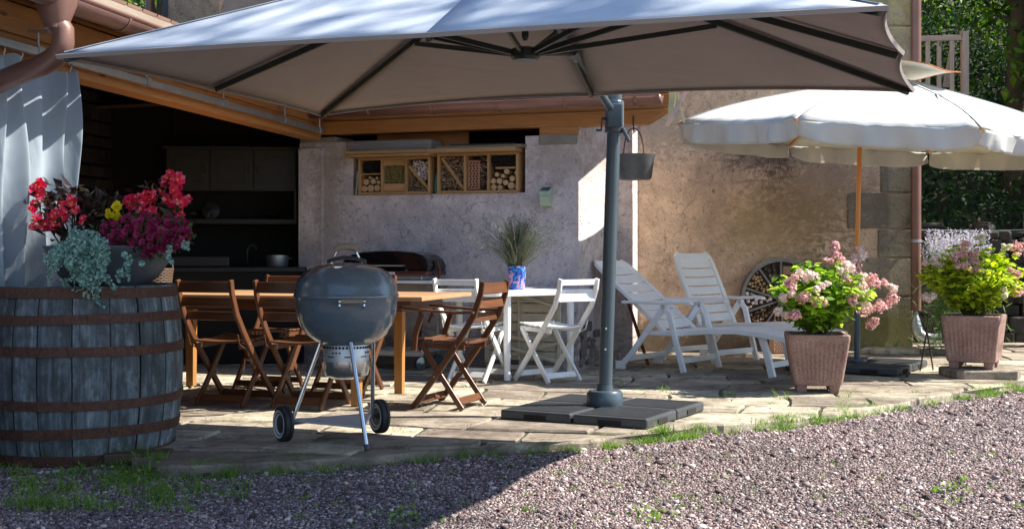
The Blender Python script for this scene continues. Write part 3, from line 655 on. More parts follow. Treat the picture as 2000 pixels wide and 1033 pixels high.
# lintel beams along wall A
XL = pxu(1308)
for zc, hh, y0, ex in ((2.235, .125, .09, .22), (2.365, .13, .11, 0)):
    q = MB(); xa, xb = X0 - .10, XL
    q.add([(xa, y0 - .12, zc - hh / 2), (xb - ex, y0 - .12, zc - hh / 2), (xb, y0 - .12, zc + hh / 2), (xa, y0 - .12, zc + hh / 2),
           (xa, y0 + .06, zc - hh / 2), (xb - ex, y0 + .06, zc - hh / 2), (xb, y0 + .06, zc + hh / 2), (xa, y0 + .06, zc + hh / 2)],
          [(0, 1, 2, 3), (7, 6, 5, 4), (0, 4, 5, 1), (1, 5, 6, 2), (2, 6, 7, 3), (3, 7, 4, 0)]); q.build('lintel_beam', 'beam', shed, bevel=.005)
# roof over wall A: deck, rafters, tiles, gutter
sl_a = math.tan(R(17)); GY, GZ = -.45, 2.36
def ra(x, y, dz=0): return (x, y, GZ + .10 + (y - GY) * sl_a + dz)
q = MB(); q.add([ra(-5.2, GY + .02), ra(XL + .06, GY + .02), ra(XL + .06, 2.6), ra(-5.2, 2.6), ra(-5.2, GY + .02, .03), ra(XL + .06, GY + .02, .03), ra(XL + .06, 2.6, .03), ra(-5.2, 2.6, .03)],
                [(3, 2, 1, 0), (4, 5, 6, 7), (0, 1, 5, 4), (1, 2, 6, 5), (2, 3, 7, 6), (3, 0, 4, 7)]); roofA = q.build('roof', 'deck', shed)
q = MB()
for i in range(30):
    x0 = -3.6 + i * .165
    if x0 > XL - .05: break
    for j in range(9):
        y0 = GY + .0 + j * .33; q.bar(ra(x0 + .08, y0 - .02, .05 + .012 * (j % 2)), ra(x0 + .08, y0 + .36, .05 + .012 * (j % 2)), .155, .018)
q.build('tiles', 'terracotta_tile', roofA)
for px in (735, 842, 975, 1116, 1215, 1290):
    x = pxu(px); q = MB(); q.bar(ra(x, GY + .22, -.055), ra(x, 1.2, -.055), .075, .10); q.build('rafter', 'grey_wood' if px != 735 else 'beam', shed, bevel=.006)
def gutter(p0, p1, r, name='gutter'):
    d = (p1 - p0).normalized(); s_ = V((0, 0, 1)).cross(d).normalized(); q = MB(); n_ = 12; vs = []
    for p in (p0, p1):
        for k in range(n_ + 1):
            t = math.pi * k / n_; vs.append(p + s_ * (r * math.cos(t)) - V((0, 0, r * math.sin(t))))
    q.add(vs, [(k, k + 1, k + n_ + 2, k + n_ + 1) for k in range(n_)])
    for e in (0, 1): q.add([vs[e * (n_ + 1) + k] for k in range(n_ + 1)], [tuple(range(n_ + 1))])
    for sg in (-1, 1): q.tube([p0 + s_ * (sg * r), p1 + s_ * (sg * r)], r * .13, 6)
    o = q.build(name, 'copper_gutter', shed, smooth=True, world=True, solid=.004)
    L = (p1 - p0).length; k = .3
    while k < L:
        b_ = MB(); c = p0 + d * k; ring = [c + s_ * ((r + .004) * math.cos(math.pi * j / 12)) - V((0, 0, (r + .006) * math.sin(math.pi * j / 12))) for j in range(13)]
        b_.sweep(ring, .022, .005, side=d); bo = b_.build('gutter_bracket', 'copper_gutter', shed, world=True); k += .62
    return o
gutter(WA(-2.75, GY, GZ), WA(XL + .03, GY, GZ), .075)

# left wing line
C0 = V((-1.90, 11.95, 0)); wd = V((-.184, -.983, 0)).normalized(); wn_ = V((-wd.y, wd.x, 0))  # wn_ points right/outwards
if wn_.x < 0: wn_ = -wn_
def WL(s, off, z): return C0 + wd * s + wn_ * off + V((0, 0, z))
q = MB(); q.bar(WL(-.1, -.02, 2.19), WL(9.5, -.02, 2.19), .16, .15, side=wn_); q.build('eaves_beam', 'beam', shed, world=True, bevel=.006)
q = MB(); q.bar(WL(-.1, .0, 2.352), WL(9.5, .0, 2.352), .15, .17, side=wn_); q.build('eaves_beam', 'beam', shed, world=True, bevel=.006)
q = MB(); q.bar(WL(.05, .13, 2.185), WL(9.2, .13, 2.185), .04, .045, side=wn_); q.build('curtain_rail', 'zinc', shed, world=True, bevel=.004)
for s_ in (.15, 1.05, 2.35, 3.6, 4.9, 6.1):
    q = MB(); q.bar(WL(s_, .02, 2.30), WL(s_, .2, 2.30), .03, .012, side=wd); q.tube([WL(s_, .13, 2.30), WL(s_, .13, 2.20)], .008, 8)
    q.bar(WL(s_ - .03, .13, 2.185), WL(s_ + .03, .13, 2.185), .055, .055, side=wn_); q.build('rail_bracket', 'zinc', shed, world=True)
for s_ in [.35 + .72 * i for i in range(12)]:
    q = MB(); q.bar(WL(s_, .42, 2.415), WL(s_, -2.2, 2.415 + 2.62 * .33), .075, .11, side=wd); q.build('rafter', 'beam', shed, world=True, bevel=.006)
GO = .56
q = MB(); a = [WL(-1.0, GO - .02, 2.43), WL(9.3, GO - .02, 2.43), WL(9.3, -4.3, 2.43 + 4.86 * .33), WL(-1.0, -4.3, 2.43 + 4.86 * .33)]
q.add(a + [p + V((0, 0, .03)) for p in a], [(3, 2, 1, 0), (4, 5, 6, 7), (0, 1, 5, 4), (1, 2, 6, 5), (2, 3, 7, 6), (3, 0, 4, 7)]); roofL = q.build('roof', 'deck', shed, world=True)
q = MB(); q.bar(WL(-1.0, GO + .01, 2.44), WL(9.3, GO + .01, 2.44), .03, .045, side=wn_); q.build('roof_edge', 'old_wood', shed, world=True)
q = MB()
for i in range(55):
    for j in range(3):
        s_ = -.9 + i * .185; o_ = GO + .03 - j * .33; zz = 2.468 + (GO - o_ + .03) * .33 + .012 * (j % 2); q.bar(WL(s_, o_, zz), WL(s_, o_ - .37, zz + .37 * .33), .17, .02, side=wd)
q.build('tiles', 'terracotta_tile', shed, world=True)
gutter(WL(.9, GO + .07, GZ), WL(9.2, GO + .07, GZ), .072)
# funnel + downpipe of the wing
sF = 5.56; f0 = WL(sF, GO + .07, GZ + .015)
q = MB(); q.lathe([(.105, .02), (.10, -.05), (.062, -.15)], 18, f0 - V((0, 0, .02))); q.build('gutter_outlet', 'copper_gutter', shed, smooth=True, world=True)
q = MB(); zf = f0.y; pts = [f0 + V((0, 0, -.15)), P(123, 60, zf), P(123, 85, zf), P(120, 97, zf), P(113, 108, zf + .02), P(102, 117, zf + .04), P(88, 125, zf + .06), P(60, 136, zf + .1), P(0, 160, zf + .2), P(-60, 186, zf + .3), P(-85, 215, zf + .35), P(-90, 700, zf + .35)]
q.tube(pts, .056, 16); q.build('downpipe', 'copper_gutter', shed, smooth=True, world=True)
q = MB(); q.tube([f0 + V((0, 0, -.17)), f0 + V((0, 0, -.19))], .062, 16); q.build('pipe_collar', 'copper_gutter', shed, smooth=True, world=True)
# corner post of the wing
q = MB(); q.bar(WL(8.6, -.05, -.05), WL(8.6, -.05, 2.1), .16, .16); q.build('post', 'beam', shed, world=True, bevel=.006)
# interior: stone side wall, near wall, floor
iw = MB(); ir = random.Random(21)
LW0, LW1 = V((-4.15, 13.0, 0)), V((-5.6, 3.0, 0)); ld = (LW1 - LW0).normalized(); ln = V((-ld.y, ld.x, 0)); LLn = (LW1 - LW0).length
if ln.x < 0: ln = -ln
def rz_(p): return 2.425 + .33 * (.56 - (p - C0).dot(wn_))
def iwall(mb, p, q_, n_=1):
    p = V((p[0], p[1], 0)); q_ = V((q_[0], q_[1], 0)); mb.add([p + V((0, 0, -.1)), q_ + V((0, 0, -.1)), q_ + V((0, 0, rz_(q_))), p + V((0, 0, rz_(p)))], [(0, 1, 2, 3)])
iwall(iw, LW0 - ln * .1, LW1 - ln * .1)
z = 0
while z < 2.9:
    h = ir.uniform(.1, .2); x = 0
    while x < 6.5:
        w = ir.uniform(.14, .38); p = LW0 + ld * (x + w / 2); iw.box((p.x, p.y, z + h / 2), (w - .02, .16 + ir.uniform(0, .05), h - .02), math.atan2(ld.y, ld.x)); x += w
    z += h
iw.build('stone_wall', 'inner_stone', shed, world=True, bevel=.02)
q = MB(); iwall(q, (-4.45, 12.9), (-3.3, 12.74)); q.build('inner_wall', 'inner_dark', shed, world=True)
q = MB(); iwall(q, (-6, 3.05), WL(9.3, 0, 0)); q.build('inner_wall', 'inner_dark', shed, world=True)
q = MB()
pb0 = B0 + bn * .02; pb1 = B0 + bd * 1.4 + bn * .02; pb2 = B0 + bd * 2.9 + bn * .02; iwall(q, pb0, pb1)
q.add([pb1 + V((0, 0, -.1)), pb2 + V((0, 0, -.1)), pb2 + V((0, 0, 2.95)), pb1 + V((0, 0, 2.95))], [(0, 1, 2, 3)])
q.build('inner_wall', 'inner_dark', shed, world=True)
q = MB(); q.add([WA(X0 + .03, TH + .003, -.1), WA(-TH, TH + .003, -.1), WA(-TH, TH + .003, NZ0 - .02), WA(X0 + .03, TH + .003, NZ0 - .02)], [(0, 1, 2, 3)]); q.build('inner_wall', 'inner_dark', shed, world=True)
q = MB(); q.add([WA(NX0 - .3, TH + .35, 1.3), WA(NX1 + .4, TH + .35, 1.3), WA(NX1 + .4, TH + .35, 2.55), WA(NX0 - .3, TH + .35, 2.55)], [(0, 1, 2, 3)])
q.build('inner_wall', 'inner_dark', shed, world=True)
# plank behind the hotels and gable closing over the lintel
q = MB(); q.box((pxu(800), .30, 2.10), (.95, .04, .34)); q.build('back_board', 'beam', shed)
q = MB(); q.add([WA(-4, .16, 2.42), WA(XL, .16, 2.42), WA(XL, .16, 2.66), WA(-4, .16, 2.66)], [(0, 1, 2, 3)]); q.build('infill_board', 'dark_wood', shed, world=True)

# kitchen units inside
cr = math.atan2(bd.y, bd.x)
def inx(px, off): # point on the inner back wall at pixel column
    k = (px - 1000) / F; o_ = B0 + bn * off; t = (k * o_.y - o_.x) / (bd.x - k * bd.y); return o_ + bd * t
cx = inx(452, .36)
kc = thing('wall_cabinet', 'cream kitchen wall cabinet with three panelled doors in the dark kitchen', 'cabinet', (cx.x, cx.y, 1.33), cr)
W = 1.27
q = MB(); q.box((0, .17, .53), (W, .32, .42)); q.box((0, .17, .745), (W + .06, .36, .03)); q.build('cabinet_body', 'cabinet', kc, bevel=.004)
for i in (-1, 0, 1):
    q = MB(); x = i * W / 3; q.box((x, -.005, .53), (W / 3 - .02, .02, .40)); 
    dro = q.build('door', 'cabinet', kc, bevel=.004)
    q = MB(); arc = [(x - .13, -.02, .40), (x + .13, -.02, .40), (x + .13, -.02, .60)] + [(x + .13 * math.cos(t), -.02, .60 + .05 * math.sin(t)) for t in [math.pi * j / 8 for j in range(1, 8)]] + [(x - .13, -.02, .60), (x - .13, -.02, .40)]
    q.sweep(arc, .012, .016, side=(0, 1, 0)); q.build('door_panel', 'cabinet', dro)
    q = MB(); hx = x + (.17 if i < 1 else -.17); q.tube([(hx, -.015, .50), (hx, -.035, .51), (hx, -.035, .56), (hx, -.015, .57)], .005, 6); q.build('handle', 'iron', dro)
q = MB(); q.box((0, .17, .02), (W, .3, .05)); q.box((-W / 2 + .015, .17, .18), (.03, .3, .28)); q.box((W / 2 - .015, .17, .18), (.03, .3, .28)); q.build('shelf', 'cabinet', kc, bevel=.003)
pr = random.Random(8)
for x, r_, lb in ((-.22, .085, 'dark round plate leaning upright on the kitchen shelf'), (.12, .05, 'small dark bowl in the middle of the kitchen shelf'), (.38, .09, 'wide dark bowl at the right end of the kitchen shelf')):
    t = thing('shelf_bowl' if 'bowl' in lb else 'shelf_plate', lb, 'bowl' if 'bowl' in lb else 'plate', kc.location + Matrix.Rotation(cr, 3, 'Z') @ V((x, .14, .045)), cr)
    q = MB()
    if 'plate' in lb: q.lathe([(.0, 0), (r_, .012), (r_ + .003, .02)], 20, (0, .03, r_), Matrix.Rotation(R(-100), 3, 'X'))
    else: q.lathe([(r_ * .4, 0), (r_, r_ * .7), (r_ * .95, r_ * .7), (r_ * .3, .01)], 20)
    q.build('dish', 'counter', t, smooth=True, solid=.003)
cx = inx(410, .65)
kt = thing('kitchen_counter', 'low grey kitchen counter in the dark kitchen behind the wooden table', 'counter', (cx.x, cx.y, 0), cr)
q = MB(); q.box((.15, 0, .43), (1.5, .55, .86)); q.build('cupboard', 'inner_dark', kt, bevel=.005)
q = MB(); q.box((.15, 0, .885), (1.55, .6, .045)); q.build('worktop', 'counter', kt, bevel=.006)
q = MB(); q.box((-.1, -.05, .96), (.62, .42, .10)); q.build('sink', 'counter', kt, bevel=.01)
tp = cx + V((.38, -.1, .908)); tpn = thing('tap', 'tall black curved kitchen tap on the dark counter', 'tap', tp)
q = MB(); q.tube([(0, 0, 0), (0, 0, .16), (.02, 0, .2), (.06, 0, .21), (.09, 0, .17)], .009, 8); q.build('spout', 'iron', tpn, smooth=True)
pp = inx(545, .6); pt = thing('cooking_pot', 'steel cooking pot on the kitchen counter beside the doorway wall', 'pot', (pp.x - .02, pp.y, .908))
q = MB(); q.lathe([(.10, 0), (.11, .02), (.11, .11), (.105, .11), (.10, .02)], 24, capb=True); q.build('pot_body', 'zinc', pt, smooth=True)
q = MB(); q.tube([(.11, -.03, .08), (.14, -.03, .08), (.14, .03, .08), (.11, .03, .08)], .005, 6); q.build('pot_handle', 'zinc', pt, smooth=True)

# ------------------------------------------------------------------ curtain
q = MB(); cr_ = random.Random(6)
S0, S1 = 4.52, 6.8
def cur(u, v_):
    s = S0 + (S1 - S0) * u; fold = math.sin(u * 84 + 1.6 * math.sin(u * 17)) * (.75 + .25 * math.sin(u * 31)); amp = .045 + .03 * v_
    off = .13 + amp * fold + .03 * math.sin(u * 37 + 5 * v_) * (1 - v_) ** 2 * math.sin(v_ * 9 + u * 6) + .015 * math.sin(v_ * 9 + u * 20)
    z = 2.145 - 2.09 * v_ - .05 * abs(math.sin(u * 23)) * (1 - v_) ** 3
    return WL(s + .012 * math.cos(u * 84 + 1.6 * math.sin(u * 17)), off, z)
q.grid(cur, 420, 40)
co = q.build('curtain', 'curtain', smooth=True, world=True, angle=180)
tag(co, 'pale blue grey curtain in heavy folds hanging behind the barrel', 'curtain')
for i in range(14):
    q = MB(); s = S0 + .04 + i * (S1 - S0 - .08) / 13; q.tube([WL(s, .13, 2.165), WL(s, .14, 2.15), WL(s, .13, 2.12)], .005, 6); q.build('curtain_hook', 'zinc', co)

# ------------------------------------------------------------------ insect hotels in the niche
def niche_box(name, label, px0, px1, z0, h, group=None):
    x0, x1 = pxu(px0), pxu(px1); t = thing(name, label, 'insect hotel', WA((x0 + x1) / 2, -.03, z0), RA); return t, x1 - x0, h
def frame(t, w, h, d, mat, th=.022, divs=()):
    q = MB(); q.box((0, d / 2, th / 2), (w, d, th)); q.box((-w / 2 + th / 2, d / 2, h / 2), (th, d - .004, h - 2 * th)); q.box((w / 2 - th / 2, d / 2, h / 2), (th, d - .004, h - 2 * th)); q.box((0, d / 2, h - th / 2), (w, d, th))
    for x in divs: q.box((x, d / 2 - .002, h / 2), (th, d - .006, h - 2 * th))
    q.build('frame', mat, t, bevel=.002)
    q = MB(); q.box((0, d - .008, h / 2), (w - .01, .012, h - .02)); q.build('back_panel', 'dark_wood', t)
def disc_fill(t, x0, x1, z0, z1, r0, r1, n, mat, name, d=.16, mask=None, kind=None, y0=.03):
    q = MB(); pl = []; rr_ = random.Random(int((x0 + 3) * 1000) + n); tries = 0
    while len(pl) < n and tries < n * 60:
        tries += 1; r = rr_.uniform(r0, r1); x = rr_.uniform(x0 + r, x1 - r); z = rr_.uniform(z0 + r, z1 - r)
        if mask and not mask(x, z): continue
        if any((x - a) ** 2 + (z - b_) ** 2 < (r + c) ** 2 * .92 for a, b_, c in pl): continue
        pl.append((x, z, r))
    for x, z, r in pl:
        yy = y0 + rr_.uniform(0, .02); q.tube([(x, yy, z), (x, d, z)], r, 8 if r < .015 else 14)
    o = q.build(name, mat, t)
    if kind: o['kind'] = kind
    return pl
def logs(t, spec, d=.16):
    for x, z, r in spec:
        q = MB(); q.tube([(0, .03, 0), (0, d, 0)], r, 16, mi=0); o = q.build('log', 'log', t, loc=(x, 0, z))
h1, w1, hh1 = niche_box('insect_hotel', 'wooden insect hotel on the left of the wall niche under a thick grey board', 702, 842, NZ0 + .003, .345)
frame(h1, w1, hh1, .22, 'hotel_wood', divs=(-w1 / 6, w1 / 6))
q = MB(); q.box((0, .02, hh1 + .012), (w1 + .12, .34, .022)); q.build('roof_board', 'hotel_wood', h1, bevel=.003)
q = MB(); q.box((-.01, .02, hh1 + .042), (w1 + .13, .34, .030)); q.build('roof_board', 'hotel_wood', h1, bevel=.003)
cw = w1 / 3
q = MB(); q.box((-cw, .1, .195), (cw - .03, .16, .014)); q.box((0, .1, .295), (cw - .024, .17, .055)); q.box((0, .1, .062), (cw - .024, .17, .075)); q.build('wood_block', 'hotel_wood', h1, bevel=.002)
disc_fill(h1, -w1 / 2 + .025, -w1 / 6 - .015, .21, hh1 - .03, .006, .009, 90, 'hole', 'dark_straw', kind='stuff')
logs(h1, [(-cw - .07, .055, .030), (-cw - .005, .058, .034), (-cw + .065, .06, .032), (-cw - .055, .12, .028), (-cw + .02, .125, .026), (-cw + .078, .115, .018), (-cw - .015, .16, .012), (-cw + .06, .155, .014)])
disc_fill(h1, -cw / 2 + .015, cw / 2 - .015, .102, .265, .004, .0065, 330, 'reed', 'reed_bundle', kind='stuff')
q = MB(); q.bar((cw / 2 + .02, .04, .26), (w1 / 2 - .025, .04, .045), .02, .03, side=(0, 1, 0)); q.build('diagonal_slat', 'hotel_wood', h1, bevel=.002)
dl = lambda x, z: z < .26 - (x - cw / 2 - .02) / (w1 / 2 - cw / 2 - .045) * .215 - .015
disc_fill(h1, cw / 2 + .02, w1 / 2 - .024, .022, .26, .004, .009, 160, 'twig', 'twig_fill', kind='stuff', mask=dl)
disc_fill(h1, cw / 2 + .05, w1 / 2 - .024, .12, .315, .007, .016, 60, 'pale_fill', 'pine_cone_fill', kind='stuff', mask=lambda x, z: not dl(x - .0, z - .03) and (x - cw) ** 2 + (z - .22) ** 2 < .011)

h2, w2, hh2 = niche_box('insect_hotel', 'wooden insect hotel on the right of the wall niche with a red air brick', 856, 1014, NZ0 + .003, .365)
frame(h2, w2, hh2, .22, 'hotel_wood', divs=(-w2 * .155, w2 * .135))
q = MB(); q.box((-.01, .02, hh2 + .020), (w2 + .06, .32, .038)); q.build('roof_board', 'hotel_wood', h2, bevel=.003)
q = MB(); q.box((.05, .08, hh2 + .052), (w2 + .05, .34, .022)); q.build('roof_board', 'old_wood', h2, bevel=.003)
dx0, dx1 = -w2 / 2 + .03, -w2 * .155 - .015
q = MB(); q.bar((dx0 + .005, .035, hh2 - .035), (dx1 - .005, .035, .04), .02, .028, side=(0, 1, 0)); q.build('diagonal_slat', 'hotel_wood', h2, bevel=.002)
disc_fill(h2, dx0, dx1, .022, hh2 - .024, .004, .011, 300, 'twig', 'twig_fill', kind='stuff')
bx = (-w2 * .155 + .075)
q = MB(); q.box((bx, .10, .165), (.115, .12, .27)); bo = q.build('air_brick', 'brick', h2, bevel=.004)
q = MB()
for i in range(10):
    for j in range(3): q.box((bx - .034 + j * .032 + (.008 if i % 2 else 0), .0395, .055 + i * .0245), (.016, .006, .014))
q.build('brick_hole', 'hole', bo)
disc_fill(h2, bx + .062, w2 * .135 - .014, .022, hh2 - .03, .004, .008, 70, 'twig', 'twig_fill', kind='stuff')
x0, x1 = w2 * .135 + .014, w2 / 2 - .024
q = MB(); q.box(((x0 + x1) / 2 + .02, .1, .225), (x1 - x0 - .06, .15, .018)); q.build('shelf', 'hotel_wood', h2, bevel=.002)
disc_fill(h2, x0, x1, .24, hh2 - .024, .005, .010, 150, 'hole', 'dark_straw', kind='stuff')
logs(h2, [(x0 + .03, .048, .026), (x0 + .09, .045, .024), (x0 + .025, .105, .025), (x0 + .085, .105, .027), (x0 + .145, .09, .024), (x0 + .12, .15, .018), (x0 + .20, .06, .032), (x0 + .255, .05, .022), (x0 + .21, .125, .026), (x0 + .255, .175, .024), (x0 + .155, .19, .024), (x0 + .06, .165, .02)])
q = MB(); q.box((0, .0, .0), (pxu(846) - pxu(681), .30, .105)); o = q.build('weathered_board', 'grey_wood', loc=WA((pxu(846) + pxu(681)) / 2, .09, NZ0 + .003 + hh1 + .058 + .0535), rz=RA, bevel=.025, seg=3)
tag(o, 'thick weathered grey board lying on the left insect hotel', 'board')
o = MB().box((0, 0, 0), (.62, .12, .018)).build('bark_slab', 'dark_wood', loc=WA(pxu(945), .02, NZ0 + .003 + hh2 + .074), rz=RA + .04, bevel=.006); tag(o, 'dark split bark slab lying on the right insect hotel', 'bark')
o = MB().box((0, 0, 0), (.02, .22, .22)).build('grey_slate', 'zinc', loc=WA(pxu(697) + .0, .08, NZ0 + .112), rz=RA + .1, bevel=.003); o.rotation_euler.y = .08; tag(o, 'thin grey slate standing at the left side of the wall niche', 'slate')
MT['teal_glass'] = basic('teal_glass', (.03, .14, .16), (.10, .22, .08), .1, bs=0)
bt = thing('glass_bottle', 'small blue green bottle standing between the two insect hotels', 'bottle', WA(pxu(849), .04, NZ0 + .002), RA)
MB().lathe([(.018, 0), (.02, .01), (.02, .12), (.009, .16), (.009, .19)], 16, capb=True, capt=True).build('bottle_glass', 'teal_glass', bt, smooth=True)
MB().lathe([(.011, .185), (.011, .21)], 12, capb=True, capt=True).build('cap', 'iron', bt)

# solar wall lamp
lp = WA(pxu(1069), 0, 1.07 + 100 / F * 11.4)
lm = thing('solar_lamp', 'pale green solar wall lamp on the pink wall right of the niche', 'lamp', lp, RA)
q = MB(); q.add([(-.052, -.10, .06), (.052, -.10, .06), (.052, 0, .10), (-.052, 0, .10), (-.048, -.11, .025), (.048, -.11, .025), (.048, 0, -.005), (-.048, 0, -.005)], [(0, 1, 2, 3), (7, 6, 5, 4), (0, 4, 5, 1), (1, 5, 6, 2), (2, 6, 7, 3), (3, 7, 4, 0)]); q.build('lamp_head', 'green_lamp', lm, bevel=.004)
q = MB(); q.add([(-.04, -.09, .0685), (.04, -.09, .0685), (.04, -.01, .1), (-.04, -.01, .1)], [(0, 1, 2, 3)]); q.build('solar_panel', 'solar', lm)
q = MB(); q.add([(-.044, -.105, .02), (.044, -.105, .02), (.04, -.085, -.07), (-.04, -.085, -.07), (-.044, 0, .02), (.044, 0, .02), (.04, 0, -.07), (-.04, 0, -.07)], [(0, 3, 2, 1), (4, 5, 6, 7), (0, 1, 5, 4), (1, 2, 6, 5), (2, 3, 7, 6), (3, 0, 4, 7)]); q.build('lamp_lens', 'green_lamp', lm, bevel=.004)

# hanging bucket
bp = P(1240, 303, 11.0)
bk = thing('zinc_bucket', 'old zinc bucket hanging by its iron handle from the beam end', 'bucket', (bp.x, bp.y, bp.z - .215))
q = MB(); q.lathe([(.0, 0), (.135, 0), (.148, .02), (.168, .19), (.180, .213), (.180, .218), (.160, .195), (.13, .02), (0, .015)], 36); q.build('bucket_body', 'bucket', bk, smooth=True)
q = MB(); pts = [(.088 * math.cos(t) - .01, 0, .215 + .235 * math.sin(t)) for t in [math.pi * j / 16 for j in range(17)]]; q.tube(pts, .006, 8); q.build('handle', 'rust', bk, smooth=True)
for sx in (-.1, .08): MB().box((sx, -.003, .215), (.03, .03, .03)).build('lug', 'rust', bk, bevel=.004)
q = MB(); q.tube([(-.01, 0, .43), (-.01, .012, .455), (-.01, .03, .47), (-.01, .04, .50), (-.01, .04, .56)], .006, 8); ho = q.build('hook', 'iron', bk)

# faded cloth hanging from the roof end
fc = thing('cloth_strips', 'faded pink and yellow cloth strips hanging at the right end of the gutter', 'cloth', WA(XL + .1, -.38, 2.40), RA)
q = MB(); q.grid(lambda u, v_: (-.02 + .055 * u - .01 * v_, .01 * math.sin(8 * v_), -.30 * v_ * (1 - .25 * u)), 3, 10); q.build('yellow_strip', 'cloth_cream', fc, solid=.003)
q = MB(); q.grid(lambda u, v_: (.13 - .19 * v_ + .035 * u, -.02 + .015 * math.sin(6 * v_), .02 - .32 * v_), 3, 10); q.build('pink_strip', 'cloth_pink', fc, solid=.003)
q = MB(); q.grid(lambda u, v_: (.04 + .06 * v_ + .02 * u, -.01, -.02 - .25 * v_), 3, 8); q.build('cream_strip', 'cloth_cream', fc, solid=.003)

# ------------------------------------------------------------------ grey cantilever umbrella
UD = .90; UZ = H + UD
def uc(px, py): Z = F * UD / (YH - py); return V(((px - 1000) / F * Z, Z, UZ))
NLc, NRc, FRc, FLc = uc(110, 108), uc(1735, 12), uc(1785, 175), uc(625, 222)
ucen = (NLc + NRc + FRc + FLc) / 4; crown = V((ucen.x, ucen.y, UZ + .68))
um = thing('cantilever_umbrella', 'large rectangular grey cantilever umbrella with dark ribs on a bent side pole', 'umbrella', (.60, 8.15, 0))
ends = [NLc, (NLc + NRc) / 2 + V((0, 0, .0)), NRc, (NRc + FRc) / 2, FRc, (FRc + FLc) / 2, FLc, (FLc + NLc) / 2]
for i in (1, 3, 5, 7): ends[i] = ends[i] + V((0, 0, (.0, .02, .055, .015)[i // 2]))
q = MB()
for i in range(8):
    a, b = ends[i], ends[(i + 1) % 8]
    def pan(u, v_, a=a, b=b, i=i):
        p = crown.lerp(a.lerp(b, u), v_); s_ = 4 * u * (1 - u)
        mid = (a + b) / 2; inw = (crown - mid).normalized()
        return p + inw * ((.045 if i in (2, 3) else .016) * s_ * v_ ** 3) - V((0, 0, (0 if i < 2 else .02) * s_ * v_ * (1.15 - v_))) + V((0, 0, (.02 if i in (4, 5) else .0) * s_ * v_ ** 6))
    q.grid(pan, 10, 16)
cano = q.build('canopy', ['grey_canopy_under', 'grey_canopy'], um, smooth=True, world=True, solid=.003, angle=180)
q = MB()
for i in range(8):
    a, b = ends[i], ends[(i + 1) % 8]; mid = (a + b) / 2; inw = (crown - mid).normalized()
    pts = [a.lerp(b, k / 10) + inw * ((.045 if i in (2, 3) else .016) * 4 * k / 10 * (1 - k / 10)) + V((0, 0, (.02 if i in (4, 5) else .0) * 4 * k / 10 * (1 - k / 10) - .008)) for k in range(11)]
    q.sweep(pts, .004, .022, side=(0, 0, 1)) if False else q.sweep(pts, .006, .02, side=inw)
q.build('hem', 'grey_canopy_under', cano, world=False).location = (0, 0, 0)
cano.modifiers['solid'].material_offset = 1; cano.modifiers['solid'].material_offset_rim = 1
he = bpy.data.objects['hem']
for v_ in he.data.vertices: v_.co = v_.co - um.location
for e in ends[:1] + ends[2:]:
    d = e - crown; q = MB(); q.sweep([crown + d * (.03 + .955 * k / 8) + V((0, 0, .004)) for k in range(9)], .022, .004, side=d.normalized().cross(V((0, 0, 1)))); q.build('seam', 'grey_canopy', um, world=True)
lower = V((crown.x, crown.y, H + 383 / F * crown.y - .0)); hubz = crown.z - .06
for e in ends:
    d = (e - crown); dd = d.normalized(); L = d.length
    q = MB(); up = V((0, 0, 1)); q.sweep([crown + d * .03 - up * .055, crown + d * .985 - up * .028], .022, .034, side=dd.cross(up)); rb_ = q.build('rib', 'rib', um, world=True, bevel=.004)
    q = MB(); m_ = crown + d * .47 - up * .06; q.sweep([lower + V((dd.x, dd.y, 0)).normalized() * .05, m_], .018, .028, side=dd.cross(up)); q.build('strut', 'rib', um, world=True, bevel=.003)
q = MB(); q.lathe([(.0, -.035), (.06, -.035), (.075, -.02), (.075, .02), (.05, .03), (0, .03)], 20, lower); q.build('runner_hub', 'rib', um, world=True, smooth=True)
q = MB(); q.lathe([(.0, -.08), (.05, -.08), (.07, -.05), (.07, -.02), (0, 0)], 20, crown); pin = lower.z + .085 - crown.z; q.tube([crown - V((0, 0, .08)), crown + V((0, 0, pin))], .018, 12); q.tube([crown + V((0, 0, pin)), crown + V((0, 0, pin - .02))], [.018, .010], 12); q.build('crown_hub', 'rib', um, world=True, smooth=True)
q = MB(); q.lathe([(.05, .07), (.04, .03), (.09, .0)], 16, crown); q.build('finial', 'rib', um, world=True, smooth=True)
base = V((.60, 8.15, 0)); ptop = V((.668, 8.13, 2.16))
q = MB(); q.tube([base + V((0, 0, .08)), ptop], .044, 20); q.build('pole', 'anthracite', um, smooth=True, world=True)
ab = base.lerp(ptop, .905)
a_hi = V((crown.x + .02, crown.y + .03, 2.43)); dA = (a_hi - ab).normalized()
q = MB(); q.tube([ab - dA * .05 + V((-.03, -.05, .02)), a_hi], .026, 14); q.build('arm', 'anthracite', um, smooth=True, world=True)
q = MB(); c = base.lerp(ptop, .885); q.tube([c - V((0, 0, .09)), c + V((0, 0, .12))], .062, 18); q.box(c + V((.0, -.02, .02)), (.10, .12, .15)); q.build('slider_bracket', 'anthracite', um, world=True, bevel=.01)
q = MB(); q.tube([c + V((-.05, -.03, .0)), c + V((-.085, -.04, .0))], .010, 10); q.tube([c + V((-.083, -.04, .0)), c + V((-.086, -.04, -.075))], .006, 10); q.tube([c + V((-.086, -.04, -.075)), c + V((-.12, -.05, -.075))], .008, 10); q.build('crank', 'black_plastic', um, world=True)
q = MB(); q.bar(c + V((.05, -.04, -.06)), c + V((.09, -.06, -.15)), .02, .03); q.build('lever', 'anthracite', um, world=True, bevel=.005)
am = ab.lerp(a_hi, .52); q = MB(); q.tube([am, lower + V((.04, .02, 0))], .012, 10); q.build('stay', 'rib', um, world=True)
q = MB(); q.tube([am - dA * .05, am + dA * .05], .036, 14); q.build('arm_sleeve', 'anthracite', um, world=True)
